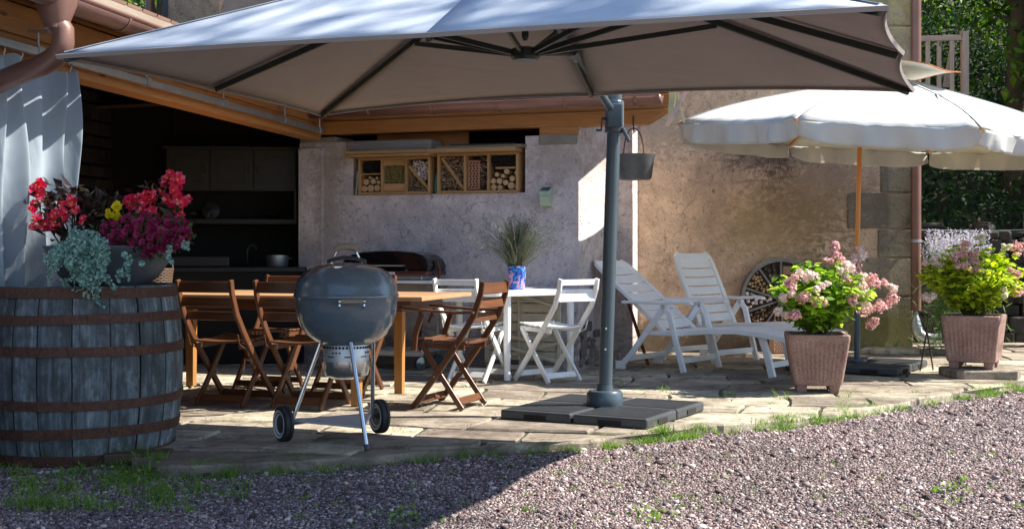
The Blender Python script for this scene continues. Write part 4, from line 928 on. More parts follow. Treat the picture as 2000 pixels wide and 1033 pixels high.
q = MB(); q.lathe([(.0, .055), (.115, .055), (.118, .065), (.118, .13), (.105, .15), (.055, .152), (.052, .19)], 28, base + V((0, 0, .012))); q.build('base_collar', 'anthracite', um, smooth=True, world=True)
for zz in (.42, .55):
    q = MB(); c2 = base.lerp(ptop, zz / 2.1); q.tube([c2 + V((-.012, -.047, 0)), c2 + V((-.013, -.053, 0))], .007, 10); q.build('bolt', 'chrome', um, world=True)
# weights
ux, uy = V((.88, -.475, 0)).normalized(), V((.475, .88, 0)).normalized(); wa = math.atan2(ux.y, ux.x)
q = MB(); q.bar(base - ux * .45 + V((0, 0, .012)), base + ux * .45 + V((0, 0, .012)), .06, .02, side=uy); q.bar(base - uy * .45 + V((0, 0, .0125)), base + uy * .45 + V((0, 0, .0125)), .06, .019, side=ux); q.build('cross_foot', 'anthracite', um, world=True)
def weight(w=.49, h=.062):
    q = MB(); q.box((0, 0, h / 2), (w, w, h)); o = q.build('weight_plate', 'black_plastic', None, bevel=.012, seg=2); 
    r_ = MB()
    for i in range(18): r_.box((0, -w / 2 + .045 + i * (w - .09) / 17, h + .0015), (w - .05, .012, .004))
    r_.build('tread', 'black_plastic', o)
    MB().box((0, -w / 2 - .001, h * .42), (.15, .01, .028)).build('grip', 'hole', o); MB().box((w / 2 + .001, 0, h * .42), (.01, .15, .028)).build('grip', 'hole', o)
    return o
w0 = weight(); sp = [(-.5, -.5, 'front left'), (.5, -.5, 'x'), (.5, .5, 'x'), (-.5, .5, 'x')]
lbls = ['black base slab left of the umbrella pole in front of the brown armchair', 'black base slab nearest the gravel in front of the umbrella pole', 'black base slab right of the grey umbrella pole', 'black base slab behind the grey umbrella pole']
for i, (a, b_, _) in enumerate(sp):
    o = w0 if i == 0 else copy_tree(w0); o.location = base + ux * (a * .505) + uy * (b_ * .505) + V((0, 0, .004)); o.rotation_euler.z = wa + (0, R(90), R(90), 0)[i] * 0
    o.rotation_euler.z = wa; tag(o, lbls[i], 'base slab', 'base slabs of the grey umbrella')

# ------------------------------------------------------------------ white parasol
pbz = G(1674, 720); pc0 = V((3.36, 10.95, 0))
pa = thing('white_parasol', 'round cream parasol with scalloped valance on an orange wooden pole', 'parasol', (pbz.x, pbz.y, 0))
RW = 1.82; apex = V((3.46, 11.38, 2.64)); rc = V((3.24, 11.38, 2.085)); tilt = Matrix.Rotation(R(3.6), 3, 'Y') @ Matrix.Rotation(R(2.0), 3, 'X'); NR_ = 8
def rimp(a, r=RW): return rc + tilt @ V((r * math.cos(a), r * math.sin(a), 0))
def ribp(A, v_): p = apex.lerp(A, v_); return p + V((0, 0, .11 * (v_ - v_ ** 5)))
a0 = R(-124)
q = MB()
for i in range(NR_):
    A, B_ = rimp(a0 + i * math.pi / 4), rimp(a0 + (i + 1) * math.pi / 4)
    def pan(u, v_, A=A, B_=B_):
        p = ribp(A, v_).lerp(ribp(B_, v_), u); s_ = 4 * u * (1 - u); mid = (A + B_) / 2; inw = (apex - mid); inw.z = 0; inw.normalize()
        return p + inw * (.06 * s_ * v_ ** 2) - V((0, 0, .085 * s_ * v_ * (1.25 - v_) - .012 * math.sin(u * 37 + v_ * 5) * v_ ** 6 * .5))
    q.grid(pan, 14, 16)
pcn = q.build('canopy', 'cream_canopy', pa, smooth=True, world=True, solid=.003, angle=30)
for i in range(NR_):
    A = rimp(a0 + i * math.pi / 4); q = MB(); q.sweep([ribp(A, .12 + .88 * k / 10) + V((0, 0, .003)) for k in range(11)], .018, .004, side=(-math.sin(a0 + i * math.pi / 4), math.cos(a0 + i * math.pi / 4), 0)); sm = q.build('seam', 'cream_canopy', pa, world=True)
vr = random.Random(12)
for i in range(NR_):
    A, B_ = rimp(a0 + i * math.pi / 4), rimp(a0 + (i + 1) * math.pi / 4); ph = vr.uniform(0, 6); ho = .165 + vr.uniform(-.01, .02); sw = vr.uniform(-.01, .03)
    def val(u, v_, A=A, B_=B_):
        s_ = 4 * u * (1 - u); mid = (A + B_) / 2; inw = (apex - mid); inw.z = 0; inw.normalize(); p = A.lerp(B_, .012 + .976 * u)
        return p + inw * (.06 * s_ + v_ * (.03 + .034 * math.sin(u * 19 + ph) + .018 * math.sin(u * 47 + ph * 2) + sw)) - V((0, 0, .014 + ho * v_ * (1 - .35 * (abs(2 * u - 1)) ** 6)))
    q = MB(); q.grid(val, 28, 6); q.build('valance', 'cream_canopy', pa, smooth=True, world=True, solid=.0012, angle=180)
    q = MB(); q.sweep([ribp(A, k / 8) - V((0, 0, .022 - .008 * k / 8)) for k in range(9)], .014, .022, side=(0, 0, 1)); q.build('rib', 'pole_wood', pa, world=True)
# wind cap with orange trimmed edge
q = MB()
CP = apex + V((.02, 0, .10))
def cap(u, v_):
    a = a0 + u * 2 * math.pi; r = .56 * v_; k = math.cos(math.pi / 8) / math.cos(((a - a0) % (math.pi / 4)) - math.pi / 8)
    w = .03 * math.sin(a * 3 + 1) * v_ ** 2
    return CP + tilt @ V((r * k * math.cos(a), r * k * math.sin(a), -.10 * v_ + w + .05 * v_ ** 3))
q.grid(cap, 64, 8); q.build('wind_cap', 'cream_canopy', pa, smooth=True, world=True, solid=.003)
q = MB(); q.sweep([cap(u / 64, 1.0) for u in range(65)], .006, .018, side=(0, 0, 1)); 
for k in range(8): q.sweep([cap(k / 8, .15) + V((0, 0, .006)), cap(k / 8, .6) + V((0, 0, .006)), cap(k / 8, .99) + V((0, 0, .006))], .016, .004, side=(-math.sin(a0 + k * math.pi / 4), math.cos(a0 + k * math.pi / 4), 0))
q.build('orange_trim', 'trim', pa, world=True)
q = MB(); q.sweep([ribp(rimp(a0 + math.pi / 4), .52) + V((0, -.01, .01)), ribp(rimp(a0 + math.pi / 4), .60) + V((-.05, -.05, -.03)), ribp(rimp(a0 + math.pi / 4), .66) + V((-.02, -.05, -.06)), ribp(rimp(a0 + math.pi / 4), .74) + V((-.03, -.02, -.05)), ribp(rimp(a0 + math.pi / 4), .66) + V((.03, -.04, -.02)), ribp(rimp(a0 + math.pi / 4), .53) + V((.0, -.01, .01))], .02, .004, side=(1, .3, 0)); q.build('tie_strap', 'cream_canopy', pa, world=True)
jt = V((pbz.x + .02, pbz.y - .01, 1.99)); hub = apex - tilt @ V((0, 0, .36))
q = MB(); q.tube([V((pbz.x, pbz.y, 1.02)), jt], .021, 16); q.tube([jt, hub, apex - V((0, 0, .03))], .019, 14); q.build('pole', 'pole_wood', pa, smooth=True, world=True)
q = MB(); q.tube([V((pbz.x, pbz.y, .72)), V((pbz.x, pbz.y, 1.04))], .013, 12); q.tube([V((pbz.x, pbz.y, .9)), V((pbz.x, pbz.y, .94))], .024, 12); q.build('pole_joint', 'bucket', pa, smooth=True, world=True)
q = MB(); q.tube([V((pbz.x, pbz.y, .05)), V((pbz.x, pbz.y, .74))], .028, 16); q.lathe([(.09, .07), (.085, .085), (.03, .095)], 20, (pbz.x, pbz.y, 0)); q.build('base_tube', 'anthracite', pa, smooth=True, world=True)
for i in range(NR_):
    A = rimp(a0 + i * math.pi / 4); q = MB(); q.bar(hub, ribp(A, .5) - V((0, 0, .04)), .010, .016, side=(0, 0, 1)); q.build('strut', 'pole_wood', pa, world=True)
lb2 = ['black base slab left of the parasol pole behind the nearer planter', 'light topped base slab nearest the camera under the white parasol', 'black base slab right of the parasol pole beside the stone plinth', 'black base slab behind the white parasol pole']
pb_ = V((pbz.x, pbz.y, 0)); a_ = R(20); vx, vy = V((math.cos(a_), -math.sin(a_) - .25, 0)).normalized(), V((math.sin(a_) + .25, math.cos(a_), 0)).normalized()
for i, (a, b_) in enumerate(((-.5, -.5), (.5, -.5), (.5, .5), (-.5, .5))):
    o = copy_tree(w0); o.location = pb_ + vx * (a * .505) + vy * (b_ * .505) + V((0, 0, .004)); o.rotation_euler.z = math.atan2(vx.y, vx.x); tag(o, lb2[i], 'base slab', 'base slabs of the white parasol')

# ------------------------------------------------------------------ kettle barbecue
kb = thing('kettle_barbecue', 'slate blue kettle barbecue with closed lid on three metal legs and two wheels', 'barbecue', (-.931, 7.08, 0))
K = kb.location
prof = [(.0, .525), (.06, .526), (.12, .536), (.18, .563), (.225, .60), (.258, .65), (.276, .70), (.284, .755), (.286, .805), (.290, .812)]
MB().lathe(prof, 64).build('bowl', 'enamel', kb, smooth=True, angle=60)
prof = [(.294, .806), (.296, .815), (.292, .822), (.288, .83), (.283, .865), (.268, .905), (.240, .94), (.20, .965), (.15, .983), (.09, .994), (.03, .998), (0, .9985)]
lid = MB().lathe(prof, 64).build('lid', 'enamel', kb, smooth=True, angle=60)
HRk = R(12)
def kr(x, y, z): return (x * math.cos(HRk) - y * math.sin(HRk), x * math.sin(HRk) + y * math.cos(HRk), z)
q = MB(); q.tube([kr(-.085, 0, .985), kr(-.082, 0, 1.0), kr(-.06, 0, 1.05), kr(-.05, 0, 1.072)], .007, 8); q.tube([kr(.085, 0, .985), kr(.082, 0, 1.0), kr(.06, 0, 1.05), kr(.05, 0, 1.072)], .007, 8); q.build('handle_wire', 'chrome', lid, smooth=True)
q = MB(); q.tube([kr(-.065, 0, 1.068), kr(-.04, 0, 1.085), kr(0, 0, 1.09), kr(.04, 0, 1.085), kr(.065, 0, 1.068)], [.015, .019, .019, .019, .015], 12); q.build('lid_handle', 'old_wood', lid, smooth=True)
q = MB(); q.grid(lambda u, v_: kr(-.11 + .22 * u, -.05 + .02 * v_, .998 + .022 * math.sin(math.pi * u) - .004 + .02 * v_), 12, 3); q.build('heat_shield', 'black_plastic', lid, solid=.003, smooth=True)
q = MB(); q.lathe([(.04, .992), (.04, 1.0), (0, 1.002)], 16, kr(-.06, -.13, -.022)); q.build('lid_vent', 'chrome', lid, smooth=True)
# side handle on the front right of the bowl, second on the far side
for sgn in (1, -1):
    d = V((.22, -.975, 0)) * sgn; t_ = V((-d.y, d.x, 0)) * (1 if sgn > 0 else -1); c = d * .325 + V((0, 0, .793))
    q = MB(); q.tube([c - t_ * .062, c + t_ * .062], .0125, 12); hd = q.build('side_handle', 'old_wood', kb, smooth=True)
    q = MB()
    for e in (-.066, .066): q.tube([d * .27 + t_ * e + V((0, 0, .75)), c + t_ * e - V((0, 0, .022)), c + t_ * e], .0055, 8); q.tube([c + t_ * (e * .93), c + t_ * (e * 1.1)], .014, 10)
    q.build('handle_bracket', 'chrome', hd, smooth=True)
q = MB(); q.lathe([(.122, .56), (.128, .55), (.128, .445), (.130, .443)], 40); ac = q.build('ash_ring', 'matt_alu', kb, smooth=True)
q = MB(); q.lathe([(.130, .45), (.130, .40), (.122, .37), (.09, .352), (0, .347)], 40); q.build('ash_catcher', 'chrome', kb, smooth=True)
q = MB()
for i in range(40):
    t = i / 40 * 6.283; d = V((math.cos(t), math.sin(t), 0)); c = d * .1285 + V((0, 0, .528)); q.tube([c - d * .001, c + d * .002], .0072, 10)
    if i % 10 in (7, 8, 9): c = d * .1285 + V((0, 0, .500)); q.tube([c - d * .001, c + d * .002], .0055, 8)
for i in range(8):
    t = i / 8 * 6.283 + .2; d = V((math.cos(t), math.sin(t), 0)); s_ = V((-d.y, d.x, 0)); q.bar(d * .129 - s_ * .02 + V((0, 0, .478)), d * .129 + s_ * .02 + V((0, 0, .478)), .006, .004, side=(0, 0, 1))
q.build('vent_hole', 'hole', ac)
wL, wR, ft = V((-1.275, 7.03, .10)) - K, V((-.775, 7.36, .10)) - K, V((-.775, 6.74, 0)) - K
ax = (wR - wL).normalized()
for nm, t0, p1 in (('leg', V((-.15, .02, .545)), wL + ax * .045), ('leg', V((.14, .10, .545)), wR - ax * .045), ('leg', V((.045, -.165, .565)), ft)):
    q = MB(); q.tube([t0, p1 if nm != 'leg' else p1], .0125, 14); q.build('leg', 'chrome', kb, smooth=True)
q = MB(); q.tube([ft + V((.0, .0, .0)), ft + (V((.045, -.165, .565)) - ft) * .05], .0155, 12); q.build('leg_cap', 'black_plastic', kb, smooth=True)
q = MB(); q.tube([wL, wR], .006, 8); q.build('axle', 'chrome', kb, smooth=True)
tri = [wL + ax * .05 + V((0, 0, .02)), wR - ax * .05 + V((0, 0, .02)), ft + (V((.045, -.165, .565)) - ft) * .22 + V((0, 0, 0))]
tri[2].z = .12; q = MB(); q.add([p + V((0, 0, .004)) for p in tri] + [p - V((0, 0, .012)) for p in tri], [(2, 1, 0), (3, 4, 5), (0, 1, 4, 3), (1, 2, 5, 4), (2, 0, 3, 5)]); q.build('bottom_shelf', 'light_grey_paint', kb, bevel=.002)
for c in (wL, wR):
    Rm = ax.to_track_quat('Z', 'Y').to_matrix(); q = MB()
    q.lathe([(.060, -.026), (.082, -.030), (.098, -.022), (.1, -.008), (.094, -.004), (.094, .004), (.1, .008), (.098, .022), (.082, .030), (.060, .026)], 40, c, Rm); wo = q.build('wheel', 'black_rubber', kb, smooth=True, angle=30)
    q = MB(); q.lathe([(.05, -.02), (.068, -.028), (.072, -.031), (.078, -.031), (.078, -.025)], 36, c, Rm); q.lathe([(.05, .02), (.068, .028), (.072, .031), (.078, .031), (.078, .025)], 36, c, Rm); q.build('rim', 'white_tyre', wo, smooth=True)
    q = MB(); q.lathe([(.0, -.022), (.055, -.018), (.062, -.024)], 30, c, Rm); q.lathe([(0, .022), (.055, .018), (.062, .024)], 30, c, Rm); q.tube([c - ax * .032, c + ax * .032], .014, 14); q.build('hub', 'black_plastic', wo, smooth=True)

# ------------------------------------------------------------------ wooden dining table
tu, tw = V((-.956, .292, 0)), V((.292, .956, 0)); TE = V((-.45, 8.86, 0)); trz = math.atan2(-tu.y, -tu.x)
TL, TW_, TH_ = 2.75, 1.02, .755
tb = thing('dining_table', 'long honey coloured wooden dining table with square legs', 'table', TE + tu * (TL / 2), trz)
q = MB(); n_ = 9; sw = TW_ / n_
for i in range(n_): q.box((0, -TW_ / 2 + sw * (i + .5), TH_ - .013), (TL - .16, sw - .003, .026))
q.box((TL / 2 - .04, 0, TH_ - .0125), (.08, TW_, .0275)); q.box((-TL / 2 + .04, 0, TH_ - .0125), (.08, TW_, .0275)); q.build('tabletop', 'table_wood', tb, bevel=.003)
q = MB()
for s_ in (-1, 1): q.box((0, s_ * (TW_ / 2 - .10), TH_ - .068), (TL - .40, .026, .075)); q.box((s_ * (TL / 2 - .20), 0, TH_ - .068), (.026, TW_ - .22, .075))
q.box((TL / 2 - .32, -TW_ / 2 + .10, TH_ - .045), (.42, .05, .03)); q.build('apron', 'chair_wood', tb, bevel=.002)
for x, y in ((TL / 2 - .53, -.38), (TL / 2 - .53, .40), (-TL / 2 + .46, -.38), (-TL / 2 + .46, .40)):
    q = MB(); q.sweep([(x, y, TH_ - .03), (x, y, 0)], .075, .065, taper=.85); q.build('leg', 'table_leg', tb, bevel=.005)

# ------------------------------------------------------------------ folding chairs
def folding_chair(name, label, group, mat, arms=False, h=.87, w=.41, slats=3, metal='rust'):
    t = thing(name, label, 'chair' if not arms else 'armchair', group=group)
    hw = w / 2; k = h / .87
    for s_ in (-1, 1):
        x = s_ * hw
        q = MB(); q.sweep([(x, -.34, h), (x, -.325, h * .90), (x, -.27, h * .74), (x, -.185, .52), (x, -.09, .40), (x, .08, .20), (x, .26, .0)], .022, .046); q.build('back_post', mat, t, bevel=.006)
        x2 = s_ * (hw - .026)
        q = MB(); q.sweep([(x2, .19, .43), (x2, .05, .25), (x2, -.16, 0)], .022, .042); q.build('leg', mat, t, bevel=.006)
        q = MB(); q.sweep([(x2 * .93, .22, .428), (x2 * .93, -.17, .415)], .022, .035); q.build('seat_rail', mat, t, bevel=.003)
        q = MB(); q.tube([(x + s_ * .013, .065, .22), (x - s_ * .05, .065, .22)], .007, 8); q.tube([(x + s_ * .014, -.12, .43), (x - s_ * .04, -.12, .43)], .007, 8); q.build('bolt', 'zinc', t)
    q = MB()
    if slats == 3:
        for i, (z, hh_) in enumerate(((h * .945, .075), (h * .83, .068), (h * .72, .06))):
            y = -.335 + (h * .945 - z) * (.22 + .12 * i); pts = [(-hw + .008 + (w - .016) * j / 8, y - .018 * math.sin(math.pi * j / 8), z) for j in range(9)]; q.sweep(pts, hh_, .016, side=(0, .22, 1))
    else:
        for i, (z, hh_) in enumerate(((h * .965, .045), (h * .84, .10))):
            y = -.332 + (h * .965 - z) * .3; q.sweep([(-hw + .008, y, z), (hw - .008, y, z)], hh_, .014, side=(0, .2, 1))
    q.build('backrest', mat, t, bevel=.004)
    q = MB(); n_ = 6; d0, d1 = -.19, .235
    for i in range(n_):
        y = d0 + (d1 - d0) * (i + .5) / n_; z = .447 + .012 * ((i - 2) / 3) ** 2 + .012 * (i / 5); pts = [(-hw + .028 + (w - .056) * j / 6, y, z - .010 * math.sin(math.pi * j / 6)) for j in range(7)]; q.sweep(pts, (d1 - d0) / n_ - .009, .014, side=(0, 1, .02))
    q.build('seat', mat, t, bevel=.003)
    for y, z, ww in ((.215, .055, w - .02), (-.12, .055, w - .09)):
        q = MB(); q.bar((-ww / 2, y, z), (ww / 2, y, z), .05, .018, side=(0, .55, .8)); q.build('stretcher', mat, t, bevel=.003)
    q = MB()
    for s_ in (-1, 1): q.tube([(s_ * (hw - .01), -.15, .405), (s_ * (hw - .01), -.21, .43), (s_ * (hw - .01), -.235, .50)], .004, 6)
    q.bar((-hw + .02, -.17, .395), (hw - .02, -.17, .395), .02, .03); q.build('hinge_bar', metal, t)
    if arms:
        for s_ in (-1, 1):
            x = s_ * (hw + .022); q = MB(); q.sweep([(x, -.285, .655), (x, -.12, .652), (x, .12, .662), (x, .36, .675)], .045, .018, side=(1, 0, 0)); q.build('armrest', mat, t, bevel=.006)
            q = MB(); q.sweep([(x - s_ * .0, .235, .39), (x, .222, .50), (x, .165, .64)], .020, .045, side=(1, 0, 0)); q.build('arm_support', mat, t, bevel=.006)
    return t
def place(t, p, f, rz=None):
    t.location = V((p[0], p[1], 0)); t.rotation_euler.z = math.atan2(-f[0], f[1])
brown = folding_chair('folding_chair', 'brown folding chair right beside the barrel, its back to the camera', 'brown folding chairs around the wooden table', 'chair_wood')
place(brown, (-1.945, 8.74), (.33, .94))
c2 = copy_tree(brown); tag(c2, 'near side brown folding chair right beside the kettle barbecue, its back to the camera'); place(c2, (-1.40, 8.60), (.30, .95))
c3 = copy_tree(brown); tag(c3, 'brown folding chair across the table, seen between the two front chairs'); place(c3, (-1.86, 9.80), (-.25, -.96))
c4 = copy_tree(brown); tag(c4, 'brown folding chair across the table, mostly hidden behind the kettle barbecue'); place(c4, (-1.22, 9.62), (-.32, -.94))
ac_ = folding_chair('folding_armchair', 'brown wooden folding armchair seen from the side at the end of the wooden table', None, 'chair_wood', arms=True, h=.86, w=.43)
place(ac_, (-.385, 8.64), (-.925, .38)); ac_.scale.y = .86
wc = folding_chair('white_folding_chair', 'white wooden folding chair at the right of the white table beside the umbrella pole', 'white folding chairs at the white table', 'white_wood', h=.84, w=.38, slats=2, metal='white_wood')
place(wc, (.33, 10.31), (-.6, .8))
wc2 = copy_tree(wc); tag(wc2, 'white wooden folding chair at the left end of the white table behind the brown armchair'); place(wc2, (-.30, 10.35), (.45, .89))

# ------------------------------------------------------------------ white table, vase, folded furniture behind
w1_, w2_ = V((.79, .61, 0)).normalized(), V((-.61, .79, 0)).normalized(); L1 = V((-.04, 10.34, 0))
tc_ = L1 + w1_ * .34 + w2_ * .34; wt = thing('white_table', 'white plastic garden table with round legs against the pink wall', 'table', tc_, math.atan2(w1_.y, w1_.x))
q = MB(); outl = []; a_, b_ = .56, .42; cr2 = .14
for cx_, cy_, s0 in ((a_ - cr2, b_ - cr2, 0), (-a_ + cr2, b_ - cr2, 90), (-a_ + cr2, -b_ + cr2, 180), (a_ - cr2, -b_ + cr2, 270)):
    for k in range(9): t = R(s0 + k * 90 / 8); outl.append((cx_ + cr2 * math.cos(t), cy_ + cr2 * math.sin(t)))
n_ = len(outl); q.add([(x, y, .735) for x, y in outl] + [(x * 1.0, y, .69) for x, y in outl], [tuple(range(n_)), tuple(range(2 * n_ - 1, n_ - 1, -1))] + [(i, i + n_, (i + 1) % n_ + n_, (i + 1) % n_) for i in range(n_)]); q.build('tabletop', 'white_plastic', wt, bevel=.006)
for sx, sy in ((-1, -1), (1, -1), (1, 1), (-1, 1)):
    q = MB(); q.tube([(sx * .34, sy * .34, .70), (sx * .34, sy * .34, 0)], [.032, .027], 18); q.build('leg', 'white_plastic', wt, smooth=True)
vp = V((.04, 10.62, .735)); vs_ = thing('painted_vase', 'blue vase painted with pink and turquoise swirls on the white table', 'vase', vp)
MB().lathe([(0, 0), (.062, 0), (.068, .01), (.072, .06), (.078, .12), (.078, .19), (.075, .20), (.070, .195), (.07, .12)], 32).build('vase_body', 'vase', vs_, smooth=True, angle=60)
MT['drygrass'] = leafmat('dried_grass', [(0, (.06, .10, .04)), (.4, (.13, .18, .07)), (.7, (.17, .15, .15)), (1, (.28, .23, .20))], .2, .7)
MT['lavhead'] = leafmat('purple_heads', [(0, (.10, .10, .22)), (1, (.24, .20, .30))], .2, .7)
gb = thing('grass_bouquet', 'wispy bunch of wild grasses standing in the painted vase', 'bouquet', vp + V((0, 0, .1)))
N = 420; a = RNG.uniform(0, 6.283, N); q_ = RNG.uniform(0, .055, N); hh_ = RNG.uniform(.26, .66, N); out = 1.25 * RNG.uniform(.02, .50, N) ** 1.2 * (hh_ / .6) ** .3 * np.where(np.arange(N) % 3 == 0, .35, 1.0)
st = np.stack([vp.x + q_ * np.cos(a), vp.y + q_ * np.sin(a), np.full(N, vp.z + .12)], 1)
v, f = blade_arrays(st, hh_, .011, np.stack([np.cos(a) * out, np.sin(a) * out * .8], 1), seg=6, droop=.75)
np_mesh('stems', v, f, 'drygrass', gb, world=True)
tips = v.reshape(N, -1, 3)[:, -2:, :].mean(1); prev = v.reshape(N, -1, 3)[:, -6:-4, :].mean(1)
K_ = 14; tt = RNG.uniform(-.6, 1.25, (N, K_, 1)); pos = prev[:, None] + (tips - prev)[:, None] * tt + RNG.normal(0, .006, (N, K_, 3)); sel = RNG.uniform(0, 1, N) < .62
dd_ = np.repeat(unit(tips - prev)[:, None], K_, 1) + RNG.normal(0, .5, (N, K_, 3))
leaves('seed_heads', 'drygrass', gb, pos[sel].reshape(-1, 3), .024, .0055, dd_[sel].reshape(-1, 3))
leaves('flower_spikes', 'lavhead', gb, pos[~sel][:40].reshape(-1, 3), .008, .005)
# folded slatted loungers stacked behind the table
fl = thing('folded_lounger', 'folded beige slatted garden lounger leaning on the pink wall behind the white table', 'folded lounger', WA(-.42, -.12, 0), RA)
q = MB()
for i in range(7): q.bar((-.36, -.10 + i * .0, .13 + i * .085), (.30, -.10, .13 + i * .085), .075, .014, side=(0, 0, 1))
q.build('slat_panel', 'beige_plastic', fl, bevel=.004)
q = MB(); q.sweep([(-.37, -.11, .06), (-.37, -.11, .74)], .035, .03); q.sweep([(.31, -.11, .06), (.31, -.11, .74)], .035, .03); q.sweep([(-.06, -.125, .1), (-.06, -.125, .72)], .02, .02); q.build('frame', 'beige_plastic', fl, bevel=.006)
for s_, zz in ((1, .0), (-1, .03)):
    q = MB(); q.sweep([(s_ * -.36, -.15 - zz, .08), (s_ * .30, -.15 - zz, .25)], .03, .02, side=(0, 0, 1)); q.build('leg', 'beige_plastic', fl, bevel=.005)
q = MB(); q.sweep([(-.36, -.17, .40 - .0), (-.2, -.18, .31), (0, -.18, .285), (.2, -.18, .31), (.32, -.17, .40)], .035, .025, side=(0, 0, 1)); q.sweep([(-.36, -.16, .70), (0, -.17, .66), (.32, -.16, .56)], .03, .02, side=(0, 0, 1)); q.build('armrest', 'beige_plastic', fl, bevel=.006)
q = MB(); q.sweep([(-.37, -.12, .03), (.31, -.12, .03)], .04, .03, side=(0, 0, 1)); q.build('stretcher', 'beige_plastic', fl, bevel=.005)

# ------------------------------------------------------------------ gas barbecue on its cart
gp_ = WA(pxu(800), -.36, 0); gg = thing('gas_barbecue', 'black gas barbecue with domed lid on a low wheeled cart against the pink wall', 'gas barbecue', gp_, RA)
q = MB()
arch = [(-.44, .885), (-.44, .93), (-.41, .985), (-.35, 1.025), (-.26, 1.048), (-.1, 1.06), (.1, 1.06), (.26, 1.048), (.35, 1.025), (.41, .985), (.44, .93), (.44, .885)]
nA = len(arch); q.add([(x, -.20 + (z - .885) * .35, z) for x, z in arch] + [(x, .20, z) for x, z in arch], [tuple(range(nA)), tuple(range(2 * nA - 1, nA - 1, -1))] + [(i, i + nA, (i + 1) % nA + nA, (i + 1) % nA) for i in range(nA)]); q.build('lid', 'black_gloss', gg, bevel=.012, seg=3)
q = MB(); q.tube([(-.2, -.18, .93), (-.2, -.225, .93), (.2, -.225, .93), (.2, -.18, .93)], .008, 8); q.build('lid_handle', 'zinc', gg, smooth=True)
MT['burgundy'] = basic('reflecting_panel', (.16, .06, .055), (.10, .05, .05), .2, metal=.5, bs=0)
q = MB(); q.box((0, -.01, .862), (.88, .44, .045)); q.build('fire_box', 'burgundy', gg, bevel=.012)
q = MB(); q.box((0, -.02, .822), (.78, .42, .035)); q.build('control_panel', 'zinc', gg, bevel=.006)
q = MB(); q.box((.02, -.238, .862), (.22, .01, .022)); q.build('badge_plate', 'white_tyre', gg)
for x in (-.25, 0, .25): q = MB(); q.tube([(x, -.235, .885), (x, -.265, .885)], .013, 12); q.build('knob', 'black_plastic', gg)
q = MB(); q.box((0, 0, .785), (.96, .52, .028)); q.build('cart_top', 'white_wood', gg, bevel=.004)
q = MB(); q.box((0, 0, .735), (.88, .46, .06)); q.build('cart_frame', 'old_wood', gg, bevel=.004)
q = MB(); q.box((-.05, -.02, .165), (.90, .46, .022)); q.box((-.05, -.255, .15), (.92, .02, .04)); q.build('cart_shelf', 'matt_alu', gg, bevel=.003)
for sx in (-.43, .36):
    for sy in (-.2, .2):
        q = MB(); q.bar((sx, sy + .0, .70), (sx, sy, .11), .02, .02); q.build('leg', 'zinc' if sy > 0 else 'iron', gg)
        q = MB(); q.lathe([(.0, -.016), (.03, -.016), (.058, -.014), (.06, 0), (.058, .014), (.03, .016), (0, .016)], 24, (sx, sy, .062), Matrix.Rotation(R(90), 3, 'Y') @ Matrix.Rotation(R(25), 3, 'X')); q.build('caster', 'anthracite', gg, smooth=True)
q = MB(); q.tube([(.38, -.02, .98), (.44, -.02, .97), (.475, -.03, .90), (.47, -.04, .78), (.45, -.05, .60), (.38, -.06, .42)], .012, 10); q.build('gas_hose', 'rust', gg, smooth=True)
gbt = thing('gas_bottle', 'small brass coloured gas cylinder on the lower shelf of the barbecue cart', 'gas cylinder', gp_ + Matrix.Rotation(RA, 3, 'Z') @ V((-.17, -.05, .177)), RA)
MT['glass_jar'] = basic('amber_metal', (.42, .30, .20), (.30, .24, .18), .25, metal=.6, bs=0)
MB().lathe([(.0, 0), (.10, 0), (.115, .02), (.115, .20), (.09, .26), (.035, .285), (.03, .31), (0, .31)], 28).build('cylinder_body', 'glass_jar', gbt, smooth=True)
MB().lathe([(.05, .28), (.055, .33), (.05, .33), (.045, .28)], 16).build('collar', 'zinc', gbt, smooth=True)
bs_ = thing('wicker_basket', 'dark wicker basket standing on the left end of the wooden table', 'basket', V((-2.72, 9.55, TH_ + .001)), .2)
q = MB()
for i in range(14):
    z = .008 + i * .0125; r = .125 + .02 * i / 13; q.tube([((r + .003 * (-1) ** (k + i)) * math.cos(k * 6.283 / 36), (r + .003 * (-1) ** (k + i)) * math.sin(k * 6.283 / 36), z) for k in range(37)], .0062, 6)
q.lathe([(0, .004), (.12, .004), (.14, .17)], 30); q.build('weave', 'dark_wood', bs_, smooth=True)
q = MB(); q.tube([(.145 * math.cos(t), .0, .17 + .10 * math.sin(t)) for t in [math.pi * j / 12 for j in range(13)]], .008, 8); q.build('handle', 'dark_wood', bs_, smooth=True)

